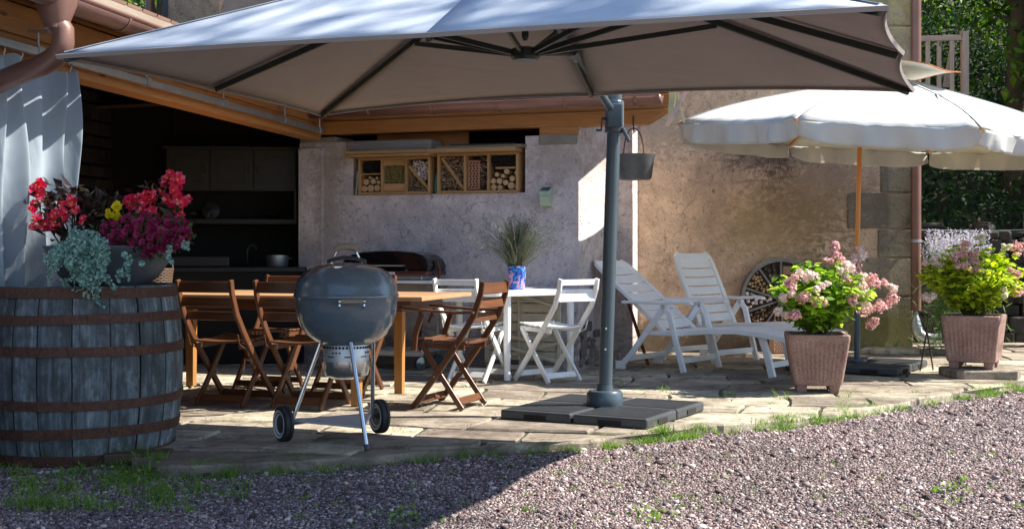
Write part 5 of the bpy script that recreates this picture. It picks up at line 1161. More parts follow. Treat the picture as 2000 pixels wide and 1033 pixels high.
# ------------------------------------------------------------------ sun loungers
def lounger(label, back_dir, top_len=.98):
    """local x = from head to foot, y = width, origin at rear feet on the ground"""
    t = thing('sun_lounger', label, 'sun lounger', group='white plastic sun loungers in front of the brown wall')
    W2 = .30; piv = V((.42, 0, .345)); bdv = V(back_dir).normalized(); nrm = V((bdv.z, 0, -bdv.x))
    if nrm.x < 0: nrm = -nrm
    q = MB(); n_ = 7; L = top_len
    def panel(q, P0, d, L, n_, wt=1.0, slots=True, sd=V((0, 1, 0))):
        nn = sd.cross(d); step = L / n_
        for i in range(n_):
            a = P0 + d * (step * i + .006); b_ = P0 + d * (step * (i + 1) - .006); c_ = (a + b_) / 2
            q.sweep([c_ + sd * (W2 * .80 * (2 * k / 6 - 1)) - nn * (.012 * math.cos(math.pi * (k / 6 - .5))) for k in range(7)], (b_ - a).length, .012, side=d)
    panel(q, piv + bdv * .04, bdv, L - .10, n_)
    for s_ in (-1, 1):
        pts = [piv + bdv * .0 + V((0, s_ * (W2 - .03), 0)), piv + bdv * (L * .8) + V((0, s_ * (W2 - .03), 0)), piv + bdv * (L * .95) + V((0, s_ * (W2 - .05), 0)), piv + bdv * L + V((0, s_ * (W2 - .10), 0))]
        q.sweep(pts, .055, .034, side=(0, 1, 0))
    q.sweep([piv + bdv * (L - .035) + V((0, -W2 + .07, 0)), piv + bdv * (L - .035) + V((0, W2 - .07, 0))], .075, .03, side=bdv); q.build('backrest', 'white_plastic', t, bevel=.006)
    q = MB(); prof = [(.40, .335), (.62, .345), (.88, .365), (1.12, .375), (1.38, .350), (1.62, .315)]
    def pz(x):
        for (x0, z0), (x1, z1) in zip(prof, prof[1:]):
            if x <= x1: return z0 + (z1 - z0) * (x - x0) / (x1 - x0)
        return prof[-1][1]
    for i in range(13):
        x = .44 + i * .092; q.sweep([(x, W2 * .80 * (2 * k / 6 - 1), pz(x) + .012 + .006 * math.cos(math.pi * (k / 6 - .5))) for k in range(7)], .079, .012, side=(1, 0, (pz(x + .05) - pz(x - .05)) / .1))
    for s_ in (-1, 1):
        pts = [(x, s_ * (W2 - .03), z) for x, z in prof] + [(1.68, s_ * (W2 - .06), .308)]; q.sweep(pts, .052, .045, side=(0, 1, 0))
    q.sweep([(1.665, -W2 + .06, .31), (1.69, -.1, .312), (1.69, .1, .312), (1.665, W2 - .06, .31)], .05, .03, side=(1, 0, 0)); q.build('seat', 'white_plastic', t, bevel=.006)
    for s_ in (-1, 1):
        y = s_ * (W2 + .03)
        q = MB(); q.sweep([(.02, y, .60), (.12, y, .605), (.40, y, .60), (.66, y, .615), (.72, y, .60)], .065, .028, side=(0, 1, 0)); q.build('armrest', 'white_plastic', t, bevel=.008)
        q = MB(); q.sweep([(.46, y, .59), (.36, y, .46), (.10, y, .13), (.0, y, .03)], .034, .052, side=(0, 1, 0)); q.box((-.005, y, .035), (.095, .036, .075)); q.build('leg', 'white_plastic', t, bevel=.008)
        q = MB(); q.sweep([(.42, y, .585), (.50, y, .50), (.56, y, .28), (.64, y, 0)], .034, .052, side=(0, 1, 0)); q.build('leg', 'white_plastic', t, bevel=.008)
        q = MB(); y2 = s_ * (W2 - .05); q.sweep([(1.34, y2, .34), (1.38, y2, .22), (1.44, y2, 0)], .04, .062, side=(0, 1, 0)); q.build('leg', 'white_plastic', t, bevel=.008)
        q = MB(); q.sweep([(.24, y - s_ * .02, .335), (.62, y - s_ * .02, .335)], .03, .04, side=(0, 1, 0)); q.build('side_rail', 'white_plastic', t, bevel=.005)
    for x, z, w_ in ((.08, .10, W2 + .02), (.60, .10, W2 + .02), (1.41, .10, W2 - .06)):
        q = MB(); q.bar((x, -w_, z), (x, w_, z), .05, .02, side=(0, 0, 1)); q.build('stretcher', 'white_plastic', t, bevel=.005)
    return t
l1 = lounger('white plastic sun lounger reclined low beside the grey umbrella pole', (-.72, 0, .58), .98)
d1 = V((.80, -.60, 0)); s1 = V((.60, .80, 0)); l1.location = V((.983, 11.35, 0)) + s1 * .33; l1.rotation_euler.z = math.atan2(d1.y, d1.x)
l2 = lounger('white plastic sun lounger with the more upright back, nearer the brown wall', (-.38, 0, .80), .76)
l2.location = V((1.70, 12.48, 0)); l2.rotation_euler.z = math.atan2(-.73, .68)
for x_ in (0,):
    o = MB().sweep([WA(.30, .62, 0) + V((.18, 0, 0)), WA(.30, 1.0, .62) + V((-.12, 0, 0))], .03, .012).build('wooden_stake', 'rust', world=True); tag(o, 'thin rusty brown stake leaning in the corner behind the umbrella pole', 'stake')

# ------------------------------------------------------------------ wheel shaped insect hotel
wc_ = inx(1526, .10); whz = .555; wh = thing('wheel_insect_hotel', 'old round wheel turned insect hotel leaning on the brown wall behind the loungers', 'insect hotel', (wc_.x, wc_.y - .02, .10), HR)
wh.rotation_euler.x = R(-4)
Rw = .44; my = Matrix.Rotation(R(90), 3, 'X')
q = MB(); q.lathe([(Rw - .035, -.04), (Rw, -.04), (Rw, .04), (Rw - .035, .04), (Rw - .035, -.04)], 56, (0, 0, Rw), my); q.build('wheel_rim', 'wheel_grey', wh)
q = MB(); q.lathe([(.0, 0), (Rw - .03, 0), ], 40, (0, .03, Rw), my); q.build('back_disc', 'dark_wood', wh)
for k in range(10):
    t = R(18 + 36 * k); q = MB(); q.bar((.05 * math.cos(t), -.01, Rw + .05 * math.sin(t)), ((Rw - .036) * math.cos(t), -.01, Rw + (Rw - .036) * math.sin(t)), .02, .06, side=(-math.sin(t), 0, math.cos(t))); q.build('spoke', 'wheel_grey', wh)
q = MB(); q.lathe([(.0, .05), (.05, .05), (.06, .03), (.06, -.03)], 20, (0, 0, Rw), my); q.build('wheel_hub', 'bucket', wh)
def sect(a0_, a1_, r0, r1, mat, n, rn0=.06, kind='stuff'):
    def mk(x, z):
        dz = z - Rw; rad = math.hypot(x, dz); an = math.degrees(math.atan2(dz, x)) % 360; return rn0 + r1 < rad < Rw - .04 - r1 and a0_ + 3 + 100 * r1 / max(rad, .05) * .5 < an < a1_ - 3 - 50 * r1 / max(rad, .05)
    disc_fill(wh, -Rw, Rw, 0.02, 2 * Rw, r0, r1, n, mat, 'log_fill' if mat == 'log' else 'sector_fill', d=.03, mask=mk, kind=kind, y0=-.03)
sect(126, 162, .011, .017, 'log', 120); sect(162, 198, .010, .020, 'pale_fill', 140); sect(90, 126, .016, .030, 'bark', 70)
sect(198, 234, .008, .013, 'twig', 60); sect(234, 270, .01, .016, 'twig', 50); sect(18, 54, .01, .016, 'log', 50); sect(54, 62, .006, .01, 'twig', 20)
t = R(75); bc = V((.25 * math.cos(t), -.005, Rw + .25 * math.sin(t)))
q = MB(); 
for (zz, ww) in ((.33, .115), (.22, .085)): q.box((.085, -.008, Rw + zz - .02), (ww, .05, .09))
bo = q.build('air_brick', 'cream_brick', wh, bevel=.003)
q = MB()
for i in range(4):
    for j in range(5): q.box((.085 - .042 + j * .021, -.034, Rw + .275 + i * .022), (.012, .004, .012))
for i in range(3):
    for j in range(3): q.box((.085 - .022 + j * .022, -.034, Rw + .172 + i * .022), (.012, .004, .012))
q.build('brick_hole', 'hole', bo)
bc_ = inx(1528, .32); pbk = thing('perforated_brick', 'pale perforated brick on the ground below the lounger foot', 'brick', (bc_.x, bc_.y, 0), HR + .1)
bo = MB().box((0, 0, .07), (.24, .12, .13)).build('brick_body', 'cream_brick', pbk, bevel=.004)
q = MB()
for i in range(5):
    for j in range(8): q.box((-.1 + j * .028 + (.012 if i % 2 else 0), -.0605, .025 + i * .022), (.013, .003, .012))
q.build('brick_hole', 'hole', pbk)

# ------------------------------------------------------------------ planters with hydrangeas
def planter(name, label, loc, rz, wt_, wb_, h, grooves=11):
    t = thing(name, label, 'planter', loc, rz); q = MB(); z0 = .055
    def ring(w, z, r=.03, inw=0):
        pts = []
        hw = w / 2
        for cx_, cy_, s0 in ((hw - r, hw - r, 0), (-hw + r, hw - r, 90), (-hw + r, -hw + r, 180), (hw - r, -hw + r, 270)):
            for k in range(4): t_ = R(s0 + k * 30); pts.append(V((cx_ + r * math.cos(t_), cy_ + r * math.sin(t_), z)))
        # straight sides get fine grooves
        out = []
        for i in range(16):
            a, b_ = pts[i], pts[(i + 1) % 16]; out.append(a)
            if i % 4 == 3:
                n2 = grooves * 4
                for k in range(1, n2):
                    p = a.lerp(b_, k / n2); c = V((0, 0, z)) - p; c.z = 0; d_ = V(((1 if abs(c.x) > abs(c.y) else 0) * (1 if c.x > 0 else -1), (0 if abs(c.x) > abs(c.y) else 1) * (1 if c.y > 0 else -1), 0)); out.append(p + d_ * (inw if (k % 4 in (2,)) else inw * .5 if k % 4 in (1, 3) else 0))
        return out
    zs = [(wb_ - .05, z0), (wb_ - .01, z0 + .012), (wb_, z0 + .035)]
    lv = [ring(wb_ - .05, z0), ring(wb_ - .012, z0 + .008), ring(wb_, z0 + .03)]
    for k in range(1, 9): f_ = k / 8; lv.append(ring(wb_ + (wt_ - wb_) * f_, z0 + .03 + (h - z0 - .075) * f_, inw=.008 if k < 8 else .004))
    lv += [ring(wt_ + .004, h - .035), ring(wt_ + .004, h - .005), ring(wt_ - .01, h), ring(wt_ - .06, h), ring(wt_ - .065, h - .05)]
    n_ = len(lv[0]); vs = [p for r_ in lv for p in r_]
    q.add(vs, [(i * n_ + k, i * n_ + (k + 1) % n_, (i + 1) * n_ + (k + 1) % n_, (i + 1) * n_ + k) for i in range(len(lv) - 1) for k in range(n_)] + [tuple(range(n_ - 1, -1, -1))])
    q.build('pot_body', 'pot', t, smooth=True, angle=50)
    for sx in (-1, 1):
        for sy in (-1, 1):
            q = MB(); c = (sx * (wb_ / 2 - .06), sy * (wb_ / 2 - .06)); q.sweep([(c[0], c[1], z0 + .01), (c[0], c[1], 0)], .085, .085, taper=.8); q.build('foot', 'pot', t, bevel=.012)
    q = MB(); q.box((0, 0, h - .05), (wt_ - .062, wt_ - .062, .04)); q.build('soil', 'soil', t)
    return t
def hydrangea(name, label, c, z0, rx, rz_, nst, heads, seed, leafmat_='hyd_leaf', extra=None):
    rs = np.random.default_rng(seed); rp = random.Random(seed); t = thing(name, label, 'hydrangea', (c[0], c[1], z0)); o0 = np.array([c[0], c[1], z0])
    st = MB(); LC = []; LD = []; LN = []; tips = []
    for i in range(nst):
        a = rp.uniform(0, 6.283); r = rx * math.sqrt(rp.random()) * .95; hgt = rz_ * (1 - .45 * (r / rx) ** 2) * rp.uniform(.72, 1.0)
        p0 = V((c[0] + .06 * math.cos(a) * rp.random(), c[1] + .06 * math.sin(a) * rp.random(), z0 - .02)); p3 = V((c[0] + r * math.cos(a), c[1] + r * math.sin(a), z0 + hgt)); p1 = p0.lerp(p3, .4) + V((0, 0, hgt * .22))
        pts = [p0.lerp(p1, k / 4).lerp(p1.lerp(p3, k / 4), k / 4) for k in range(5)]; st.tube(pts, [.0045, .004, .0035, .003, .0022], 5, cap=False); tips.append((p3, (p3 - p1).normalized()))
        for k in range(rp.randint(16, 24)):
            f_ = rp.uniform(.22, 1.0); j = min(int(f_ * 4), 3); p = pts[j].lerp(pts[j + 1], f_ * 4 - j); an = rp.uniform(0, 6.283)
            LC.append(p[:]); LD.append((math.cos(an), math.sin(an), rp.uniform(-.35, .45))); LN.append((rp.gauss(0, .3), rp.gauss(0, .3), 1))
    st.build('stems', 'stem', t, world=True)
    LC = np.array(LC); n_ = len(LC); L = rs.uniform(.055, .100, n_)
    # rounder leaves: hexagonal blades folded at the midrib
    d = unit(np.array(LD)); nn = np.array(LN, float); nn = unit(nn - d * (nn * d).sum(1, keepdims=True)); s = np.cross(d, nn); Lc = L[:, None]; W = Lc * rs.uniform(.26, .34, n_)[:, None]
    b0 = LC; droop = np.array([0, 0, -1.0]) * Lc * rs.uniform(.0, .35, n_)[:, None]
    P_ = [b0, b0 + d * Lc * .3 + s * W * .9 + nn * W * .3, b0 + d * Lc * .65 + s * W * .85 + nn * W * .28 + droop * .4, b0 + d * Lc + droop, b0 + d * Lc * .65 - s * W * .85 + nn * W * .28 + droop * .4, b0 + d * Lc * .3 - s * W * .9 + nn * W * .3, b0 + d * Lc * .3 , b0 + d * Lc * .65 + droop * .4]
    v = np.stack(P_, 1).reshape(-1, 3); i = np.arange(n_)[:, None] * 8
    f = np.concatenate([i + np.array(x) for x in ((0, 6, 1, 1), (6, 7, 2, 1), (7, 3, 2, 2), (0, 5, 6, 6), (5, 4, 7, 6), (4, 3, 7, 7))])
    tri = np.concatenate([i + np.array(x) for x in ((0, 6, 1), (6, 7, 2), (6, 2, 1), (7, 3, 2), (0, 5, 6), (5, 4, 7), (5, 7, 6), (4, 3, 7))])
    np_mesh('foliage', v, tri, leafmat_, t, world=True)
    for hx, hy, hz, hr, mat in heads:   # panicles: cone shaped clouds of little four petal florets
        c0 = o0 + np.array([hx, hy, hz]); arr_c = []; arr_n = []
        for kk in range(4):
            n_ = int(rs.integers(34, 62)); off = rs.normal(0, hr * .42, 3) * np.array([1, .8, .75]); dirs = unit(rs.normal(size=(n_, 3)) + np.array([0, -.25, .3])); rad = hr * rs.uniform(.28, .55) * rs.uniform(.5, 1.15, (n_, 1))
            arr_c.append(c0 + off + dirs * rad * np.array([1.1, 1, .9])); arr_n.append(dirs + rs.normal(0, .35, (n_, 3)))
        cc = np.concatenate(arr_c); v, f = flower_arrays(cc, np.concatenate(arr_n), rs.uniform(.008, .0145, len(cc)), 4, .2, .95)
        np_mesh('flower_head', v, f, mat, t, world=True)
    return t
MT['hyd_leaf'] = leafmat('hydrangea_leaf', [(0, (.08, .19, .02)), (.5, (.28, .47, .05)), (1, (.48, .62, .12))], .5, .45)
MT['hyd_leaf2'] = leafmat('hydrangea_leaf_yellow', [(0, (.14, .23, .02)), (.5, (.42, .54, .04)), (1, (.62, .70, .11))], .5, .45)
MT['fl_pink'] = leafmat('pink_floret', [(0, (.45, .14, .17)), (.35, (.66, .34, .36)), (.7, (.80, .58, .54)), (1, (.86, .76, .66))], .3, .6)
MT['fl_pale'] = leafmat('pale_floret', [(0, (.60, .36, .36)), (.5, (.80, .68, .62)), (1, (.86, .82, .72))], .3, .6)
MT['fl_cream'] = leafmat('cream_floret', [(0, (.6, .58, .36)), (1, (.85, .83, .66))], .3, .6)
p1_ = V((2.31, 9.56, 0))
pl1 = planter('stone_planter', 'square grooved reddish planter on small feet near the gravel edge', p1_, R(-9), .455, .36, .44)
def hp(px, py, Z, c, z0): # head offset from a place in the plant
    w = P(px, py, Z); return (w.x - c[0], w.y - c[1], w.z - z0)
hd = [(1640, 500, -.05, .085, 'fl_pink'), (1665, 520, .05, .10, 'fl_pink'), (1690, 545, .0, .10, 'fl_pale'), (1715, 548, -.1, .085, 'fl_pink'), (1655, 555, -.15, .09, 'fl_pink'), (1730, 585, -.05, .09, 'fl_pink'), (1705, 600, -.15, .09, 'fl_pink'), (1690, 580, -.2, .09, 'fl_pale'),
      (1540, 552, -.30, .085, 'fl_pink'), (1578, 540, -.32, .085, 'fl_pale'), (1604, 558, -.36, .075, 'fl_pale'), (1570, 585, -.36, .080, 'fl_pink'), (1526, 606, -.32, .075, 'fl_pale'), (1556, 612, -.36, .07, 'fl_pink'), (1540, 582, -.34, .07, 'fl_pale'), (1600, 590, -.3, .055, 'fl_pink'), (1650, 530, -.2, .07, 'fl_pale'), (1665, 580, -.3, .06, 'fl_pink'), (1740, 560, -.05, .06, 'fl_pale'), (1700, 630, -.1, .06, 'fl_pink'), (1628, 485, .05, .07, 'fl_pink'), (1618, 512, -.1, .05, 'fl_pink'), (1675, 500, .15, .08, 'fl_pale')]
cc_ = (p1_.x, p1_.y); zz_ = .40
heads = [(*hp(px, py, p1_.y + dy, cc_, zz_), r, m_) for px, py, dy, r, m_ in hd]
hydrangea('hydrangea_shrub', 'hydrangea with many dusty pink flower heads in the nearer planter', cc_, zz_, .44, .66, 110, heads, 5)
p2_ = V((3.93, 10.72, .07))
o = MB(); outl = [(.31 * math.cos(t) * (1 + .04 * math.sin(3 * t)), .27 * math.sin(t)) for t in [k / 20 * 6.283 for k in range(20)]]
outl = [(max(-.27, min(.27, x * 1.25)), max(-.24, min(.24, y * 1.25))) for x, y in outl]
o.add([(x, y, 0) for x, y in outl] + [(x, y, .072) for x, y in outl], [tuple(range(19, -1, -1)), tuple(range(20, 40))] + [(i, (i + 1) % 20, 20 + (i + 1) % 20, 20 + i) for i in range(20)])
o = o.build('stone_plinth', 'flag', loc=(3.95, 10.66, -.002), rz=.05, bevel=.012); tag(o, 'flat pale rounded stone slab under the farther planter', 'stone slab')
pl2 = planter('stone_planter', 'square reddish planter standing on a pale round stone slab at the right', p2_, R(-28), .47, .40, .45)
hd2 = [(1868, 500, -.15, .09, 'fl_pink'), (1892, 488, -.15, .09, 'fl_pink'), (1912, 512, -.2, .08, 'fl_pink'), (1826, 515, -.1, .075, 'fl_pale'), (1816, 580, -.15, .07, 'fl_pale'), (1880, 520, -.25, .07, 'fl_pink'), (1960, 575, -.35, .05, 'fl_cream'), (1985, 535, -.25, .07, 'fl_pink'), (1916, 466, -.1, .05, 'fl_cream'), (1965, 483, -.1, .05, 'fl_cream'), (1990, 490, .0, .09, 'fl_pink'), (1992, 565, -.1, .08, 'fl_pink'), (1975, 535, -.2, .05, 'fl_cream'), (2010, 520, -.1, .09, 'fl_pink')]
cc_ = (p2_.x, p2_.y); zz_ = .49
hydrangea('hydrangea_shrub', 'hydrangea with yellow green leaves and few pink heads in the farther planter', cc_, zz_, .50, .68, 135, [(*hp(px, py, p2_.y + dy, cc_, zz_), r, m_) for px, py, dy, r, m_ in hd2], 17, 'hyd_leaf2')
# lavender behind
MT['lav_leaf'] = leafmat('lavender_leaf', [(0, (.09, .17, .05)), (1, (.22, .34, .12))], .3, .6)
MT['lav_fl'] = leafmat('lavender_flower', [(0, (.42, .38, .52)), (1, (.72, .70, .76))], .3, .6)
lv_ = thing('lavender_bush', 'lavender bush with pale spikes between the drainpipe and the farther planter', 'lavender', (4.55, 12.9, 0))
N = 1700; a = RNG.uniform(0, 6.283, N); out = RNG.uniform(.02, .24, N); hh_ = RNG.uniform(.5, 1.30, N)
st = np.stack([4.55 + .10 * np.cos(a), 12.9 + .12 * np.sin(a), np.zeros(N)], 1)
v, f = blade_arrays(st, hh_, .010, np.stack([np.cos(a) * out, np.sin(a) * out], 1), seg=4, droop=.1); np_mesh('stems', v, f, 'lav_leaf', lv_, world=True)
tips = v.reshape(N, -1, 3)[:, -2:, :].mean(1); prev = v.reshape(N, -1, 3)[:, -4:-2, :].mean(1)
lowc = st[:, :] + RNG.normal(0, .15, (N, 3)) * np.array([1, 1, 0]); lowc[:, 2] = RNG.uniform(.05, .85, N)
sel = hh_ > 1.04; K_ = 9; tt = RNG.uniform(.5, 1.1, (sel.sum(), K_, 1)); pos = prev[sel][:, None] + (tips - prev)[sel][:, None] * tt + RNG.normal(0, .006, (sel.sum(), K_, 3))
leaves('flower_spikes', 'lav_fl', lv_, pos.reshape(-1, 3), .020, .012)
leaves('foliage', 'lav_leaf', lv_, lowc, .10, .012)
# thin black stand and stones by the drainpipe
bsn = thing('metal_stand', 'thin black metal folding stand between the drainpipe and the farther planter', 'stand', V((3.66, 11.15, 0)))
q = MB(); q.tube([(-.05, 0, 0), (.01, .02, .30), (.03, .02, .52)], .007, 8); q.tube([(.10, .1, 0), (.03, .04, .32), (-.06, 0, .50)], .007, 8); q.tube([(.03, .02, .52), (.10, .05, .44), (.06, .04, .33)], .006, 8); q.tube([(-.06, 0, .50), (-.03, .1, .51), (.03, .02, .50)], .006, 8); q.build('rods', 'iron', bsn, smooth=True)
sr = random.Random(44)
def rock(name, label, loc, sx, sy, sz):
    q = MB(); n_ = 14; vs = []; lv_n = 5
    for j, (rr2, z) in enumerate(((.92, 0), (1.0, .35), (.98, .75), (.82, 1.0))):
        for k in range(n_): t_ = k / n_ * 6.283; rr3 = rr2 * (1 + .12 * math.sin(2 * t_ + sx * 9) + .07 * math.sin(5 * t_ + sy * 30)); vs.append((sx * rr3 * math.cos(t_), sy * rr3 * math.sin(t_), sz * z + sr.uniform(-.006, .006)))
    q.add(vs, [(j * n_ + k, j * n_ + (k + 1) % n_, (j + 1) * n_ + (k + 1) % n_, (j + 1) * n_ + k) for j in range(3) for k in range(n_)] + [tuple(range(3 * n_, 4 * n_)), tuple(range(n_ - 1, -1, -1))])
    return tag(q.build(name, 'flag', loc=loc, bevel=.01), label, 'stone')
rock('loose_stone', 'flat mossy stone lying at the foot of the house corner', (3.92, 13.0, -.01), .30, .16, .07)
rock('loose_stone', 'smaller flat stone right of the mossy one under the drainpipe elbow', (4.38, 12.95, -.01), .24, .15, .06)
rock('loose_stone', 'low grey stone lying behind the loungers near the wheel', (2.35, 12.9, -.01), .16, .10, .05)

# ------------------------------------------------------------------ barrel and its plants
BC = V((-2.40, 6.98, -.054)); br = thing('wine_barrel', 'large weathered blue grey oak barrel with rusty iron hoops', 'barrel', BC)
BH = .934; Rt, Rm_, Rb = .515, .560, .500
def brad(z): t = z / BH; return Rb + (Rt - Rb) * t + (Rm_ - (Rb + Rt) / 2) * 4 * t * (1 - t)
q = MB(); nS = 21; sr = random.Random(3); ang = 0; ws = [sr.uniform(.75, 1.2) for _ in range(nS)]; tot = sum(ws)
for w_ in ws:
    da = w_ / tot * 6.2832; K_ = 4; vs = []; gs = []; Z_ = [0, .0, .15, .3, .45, .6, .75, .9, 1.0, 1.0]; ro = (sr.uniform(0, 40), sr.uniform(0, 40)); jit = sr.uniform(-.003, .003)
    rows = []
    for t in [k / 8 for k in range(9)]:
        for k in range(K_ + 1):
            a = ang + .006 + (da - .012) * k / K_; r = brad(t * BH) + jit - (.004 if k in (0, K_) else 0); vs.append((r * math.cos(a), r * math.sin(a), t * BH)); gs.append((ro[0] + a * .5, ro[1], t * BH))
    n_ = K_ + 1; fs = [(j * n_ + k, j * n_ + k + 1, (j + 1) * n_ + k + 1, (j + 1) * n_ + k) for j in range(8) for k in range(K_)]
    o_ = len(vs)
    for t in (1.0, .93):
        for k in range(K_ + 1):
            a = ang + .006 + (da - .012) * k / K_; r = brad(t * BH) - .035; vs.append((r * math.cos(a), r * math.sin(a), t * BH)); gs.append((ro[0] + a * .5, ro[1], t * BH))
    fs += [(8 * n_ + k, 8 * n_ + k + 1, o_ + k + 1, o_ + k) for k in range(K_)] + [(o_ + k, o_ + k + 1, o_ + n_ + k + 1, o_ + n_ + k) for k in range(K_)]
    q.add(vs, fs, gs); ang += da
q.build('staves', 'stave', br, smooth=True, angle=30)
q = MB(); q.lathe([(brad(t * BH) - .012, t * BH) for t in (0, .12, .25, .4, .5, .6, .75, .9, .98)], 60); q.lathe([(0, BH - .07), (Rt - .03, BH - .07)], 40); q.build('inner_head', 'hole', br)
for zc, hw_ in ((.90, .055), (.765, .05), (.60, .052), (.325, .05), (.175, .055), (.035, .06)):
    q = MB(); n_ = 72; vs = []; gs = []
    for zz, e in ((zc - hw_ / 2, .003), (zc - hw_ / 2, .0065), (zc + hw_ / 2, .0065), (zc + hw_ / 2, .003)):
        for k in range(n_):
            a = k / n_ * 6.2832; z2 = min(zz, BH + .002); r = brad(min(max(z2, 0), BH)) + e; vs.append((r * math.cos(a), r * math.sin(a), z2 + .004 * math.sin(a * 2 + zc * 20))); gs.append((3 * math.cos(a) + zc * 40, 3 * math.sin(a), zz))
    q.add(vs, [(j * n_ + k, j * n_ + (k + 1) % n_, (j + 1) * n_ + (k + 1) % n_, (j + 1) * n_ + k) for j in range(3) for k in range(n_)], gs); hp_ = q.build('hoop', 'hoop', br, smooth=True, angle=30); rv = MB()
    for a in (-1.9 + zc, -1.86 + zc):
        d = V((math.cos(a), math.sin(a), 0)); rv.tube([d * (brad(zc) + .004) + V((0, 0, zc)), d * (brad(zc) + .011) + V((0, 0, zc))], .007, 8)
    a = -1.83 + zc; d = V((math.cos(a), math.sin(a), 0)); t_ = V((-d.y, d.x, 0)); rv.box(d * (brad(zc) + .0075) + V((0, 0, zc)), (.004, .11, hw_ * .96), a); rv.build('rivet_lap', 'hoop', hp_)
o = MB().box((0, 0, .03), (.34, .16, .06)).build('barrel_block', 'dark_wood', loc=(-1.96, 6.62, -.045), rz=.2, bevel=.01); tag(o, 'dark wooden block wedged under the right side of the barrel', 'wood block')
bz = BC.z + BH - .06
pbw = V((-2.19, 6.86, BC.z + BH - .01)); bw = thing('planter_bowl', 'wide slate coloured planting bowl standing on the barrel', 'planter bowl', pbw)
MB().lathe([(0, 0), (.19, 0), (.20, .006), (.262, .06), (.305, .125), (.332, .195), (.345, .212), (.345, .222), (.325, .222), (.30, .15)], 48).build('bowl', 'slate_bowl', bw, smooth=True, angle=50)
MB().lathe([(0, .175), (.31, .175)], 30).build('soil', 'soil', bw)
MT['beg_leaf'] = leafmat('begonia_leaf', [(0, (.018, .012, .012)), (.6, (.045, .02, .02)), (1, (.05, .06, .025))], .1, .35)
MT['beg_fl'] = leafmat('begonia_petal', [(0, (.60, .01, .03)), (.45, (.82, .02, .10)), (.8, (.86, .10, .25)), (1, (.88, .35, .42))], .3, .5)
MT['petunia'] = leafmat('petunia_petal', [(0, (.14, .004, .035)), (.6, (.30, .008, .085)), (1, (.42, .025, .14))], .25, .5)
MT['pet_leaf'] = leafmat('petunia_leaf', [(0, (.03, .07, .02)), (1, (.07, .14, .04))], .2, .5)
MT['marigold'] = leafmat('marigold_petal', [(0, (.75, .62, .01)), (1, (.85, .78, .04))], .3, .5)
MT['silver'] = leafmat('silver_leaf', [(0, (.06, .16, .13)), (.4, (.17, .33, .28)), (1, (.42, .60, .54))], .2, .5)
Zp = pbw.y
def W_(px, py, dy=0): return np.array(P(px, py, Zp + dy))
def cloud(specs, n, sp, rng=RNG):
    out = []
    for px, py, dy in specs: out.append(W_(px, py, dy) + rng.normal(0, 1, (n, 3)) * np.array(sp))
    return np.concatenate(out)
def begonia(label, flowers, lvs, root_px):
    t = thing('begonia', label, 'begonia', V(W_(root_px, 482)))
    fc = np.array([W_(px, py, dy) for px, py, dy in flowers]); n_ = len(fc)
    arr = []
    for k in range(3): arr.append(flower_arrays(fc + RNG.normal(0, .007, (n_, 3)), np.array([[0, -1, .35]]) + RNG.normal(0, .45, (n_, 3)), RNG.uniform(.024, .036, n_) * (1 - .2 * k), 5, .35 + .15 * k, 1.05))
    v, f = cat_arrays(arr); np_mesh('flowers', v, f, 'beg_fl', t, world=True)
    v, f = flower_arrays(fc + np.array([0, -.02, .004]), np.array([[0, -1, .35]]) + RNG.normal(0, .2, (n_, 3)), .0055, 5, .3); np_mesh('flower_centres', v, f, 'marigold', t, world=True)
    lc = cloud(lvs, 9, (.03, .04, .022)); d = RNG.normal(size=(len(lc), 3)) * np.array([1, .7, .5]) + np.array([0, -.3, .25]); leaves('foliage', 'beg_leaf', t, lc, RNG.uniform(.05, .10, len(lc)), RNG.uniform(.03, .05, len(lc)), d)
    q = MB()
    for px, py, dy in flowers[::2]:
        a = V(W_(root_px + random.uniform(-25, 25), 482)); b_ = V(W_(px, py, dy)); q.tube([a, a.lerp(b_, .5) + V((0, 0, .03)), b_], [.005, .004, .003], 5, cap=False)
    q.build('stems', 'chair_wood', t, world=True); return t
rp = random.Random(31)
fl1 = [(75 + rp.gauss(0, 9), 368 + rp.gauss(0, 9), rp.uniform(-.1, .05)) for _ in range(9)] + [(140 + rp.gauss(0, 7), 402 + rp.gauss(0, 6), -.1) for _ in range(6)] + [(70, 398, 0), (92, 397, 0)] + [(100 + rp.gauss(0, 20), 432 + rp.gauss(0, 9), -.12) for _ in range(16)] + [(80, 418, -.05), (128, 425, -.1)]
begonia('red and pink begonia with dark bronze leaves on the left side of the planting bowl', fl1, [(100, 370, .05), (115, 385, 0), (135, 378, .02), (150, 385, 0), (110, 405, 0), (125, 410, -.03), (85, 410, 0), (150, 420, 0), (170, 400, 0), (185, 388, .05), (165, 430, -.05), (90, 440, -.08), (180, 420, 0), (190, 440, -.05), (140, 448, -.1), (110, 452, -.1)], 140)
fl2 = [(330 + rp.gauss(0, 10), 352 + rp.gauss(0, 12), rp.uniform(-.05, .05)) for _ in range(9)] + [(345 + rp.gauss(0, 14), 388 + rp.gauss(0, 12), rp.uniform(-.1, .05)) for _ in range(18)] + [(292 + rp.gauss(0, 11), 386 + rp.gauss(0, 9), -.05) for _ in range(9)] + [(258 + rp.gauss(0, 6), 388 + rp.gauss(0, 7), 0) for _ in range(5)] + [(355, 425, -.08), (352, 412, -.05), (315, 375, 0), (275, 412, -.08), (295, 414, -.08)]
begonia('tall red and pink begonia on the right side of the planting bowl', fl2, [(300, 400, .05), (320, 410, .02), (340, 415, .02), (270, 400, .05), (355, 410, 0), (310, 370, .06), (345, 440, -.03), (245, 405, .03), (285, 372, .04), (230, 400, .04), (330, 372, .05), (215, 385, .05)], 300)
mg = thing('marigold', 'small yellow marigold with two double blooms in the middle of the bowl', 'marigold', V(W_(225, 482)))
arr = []
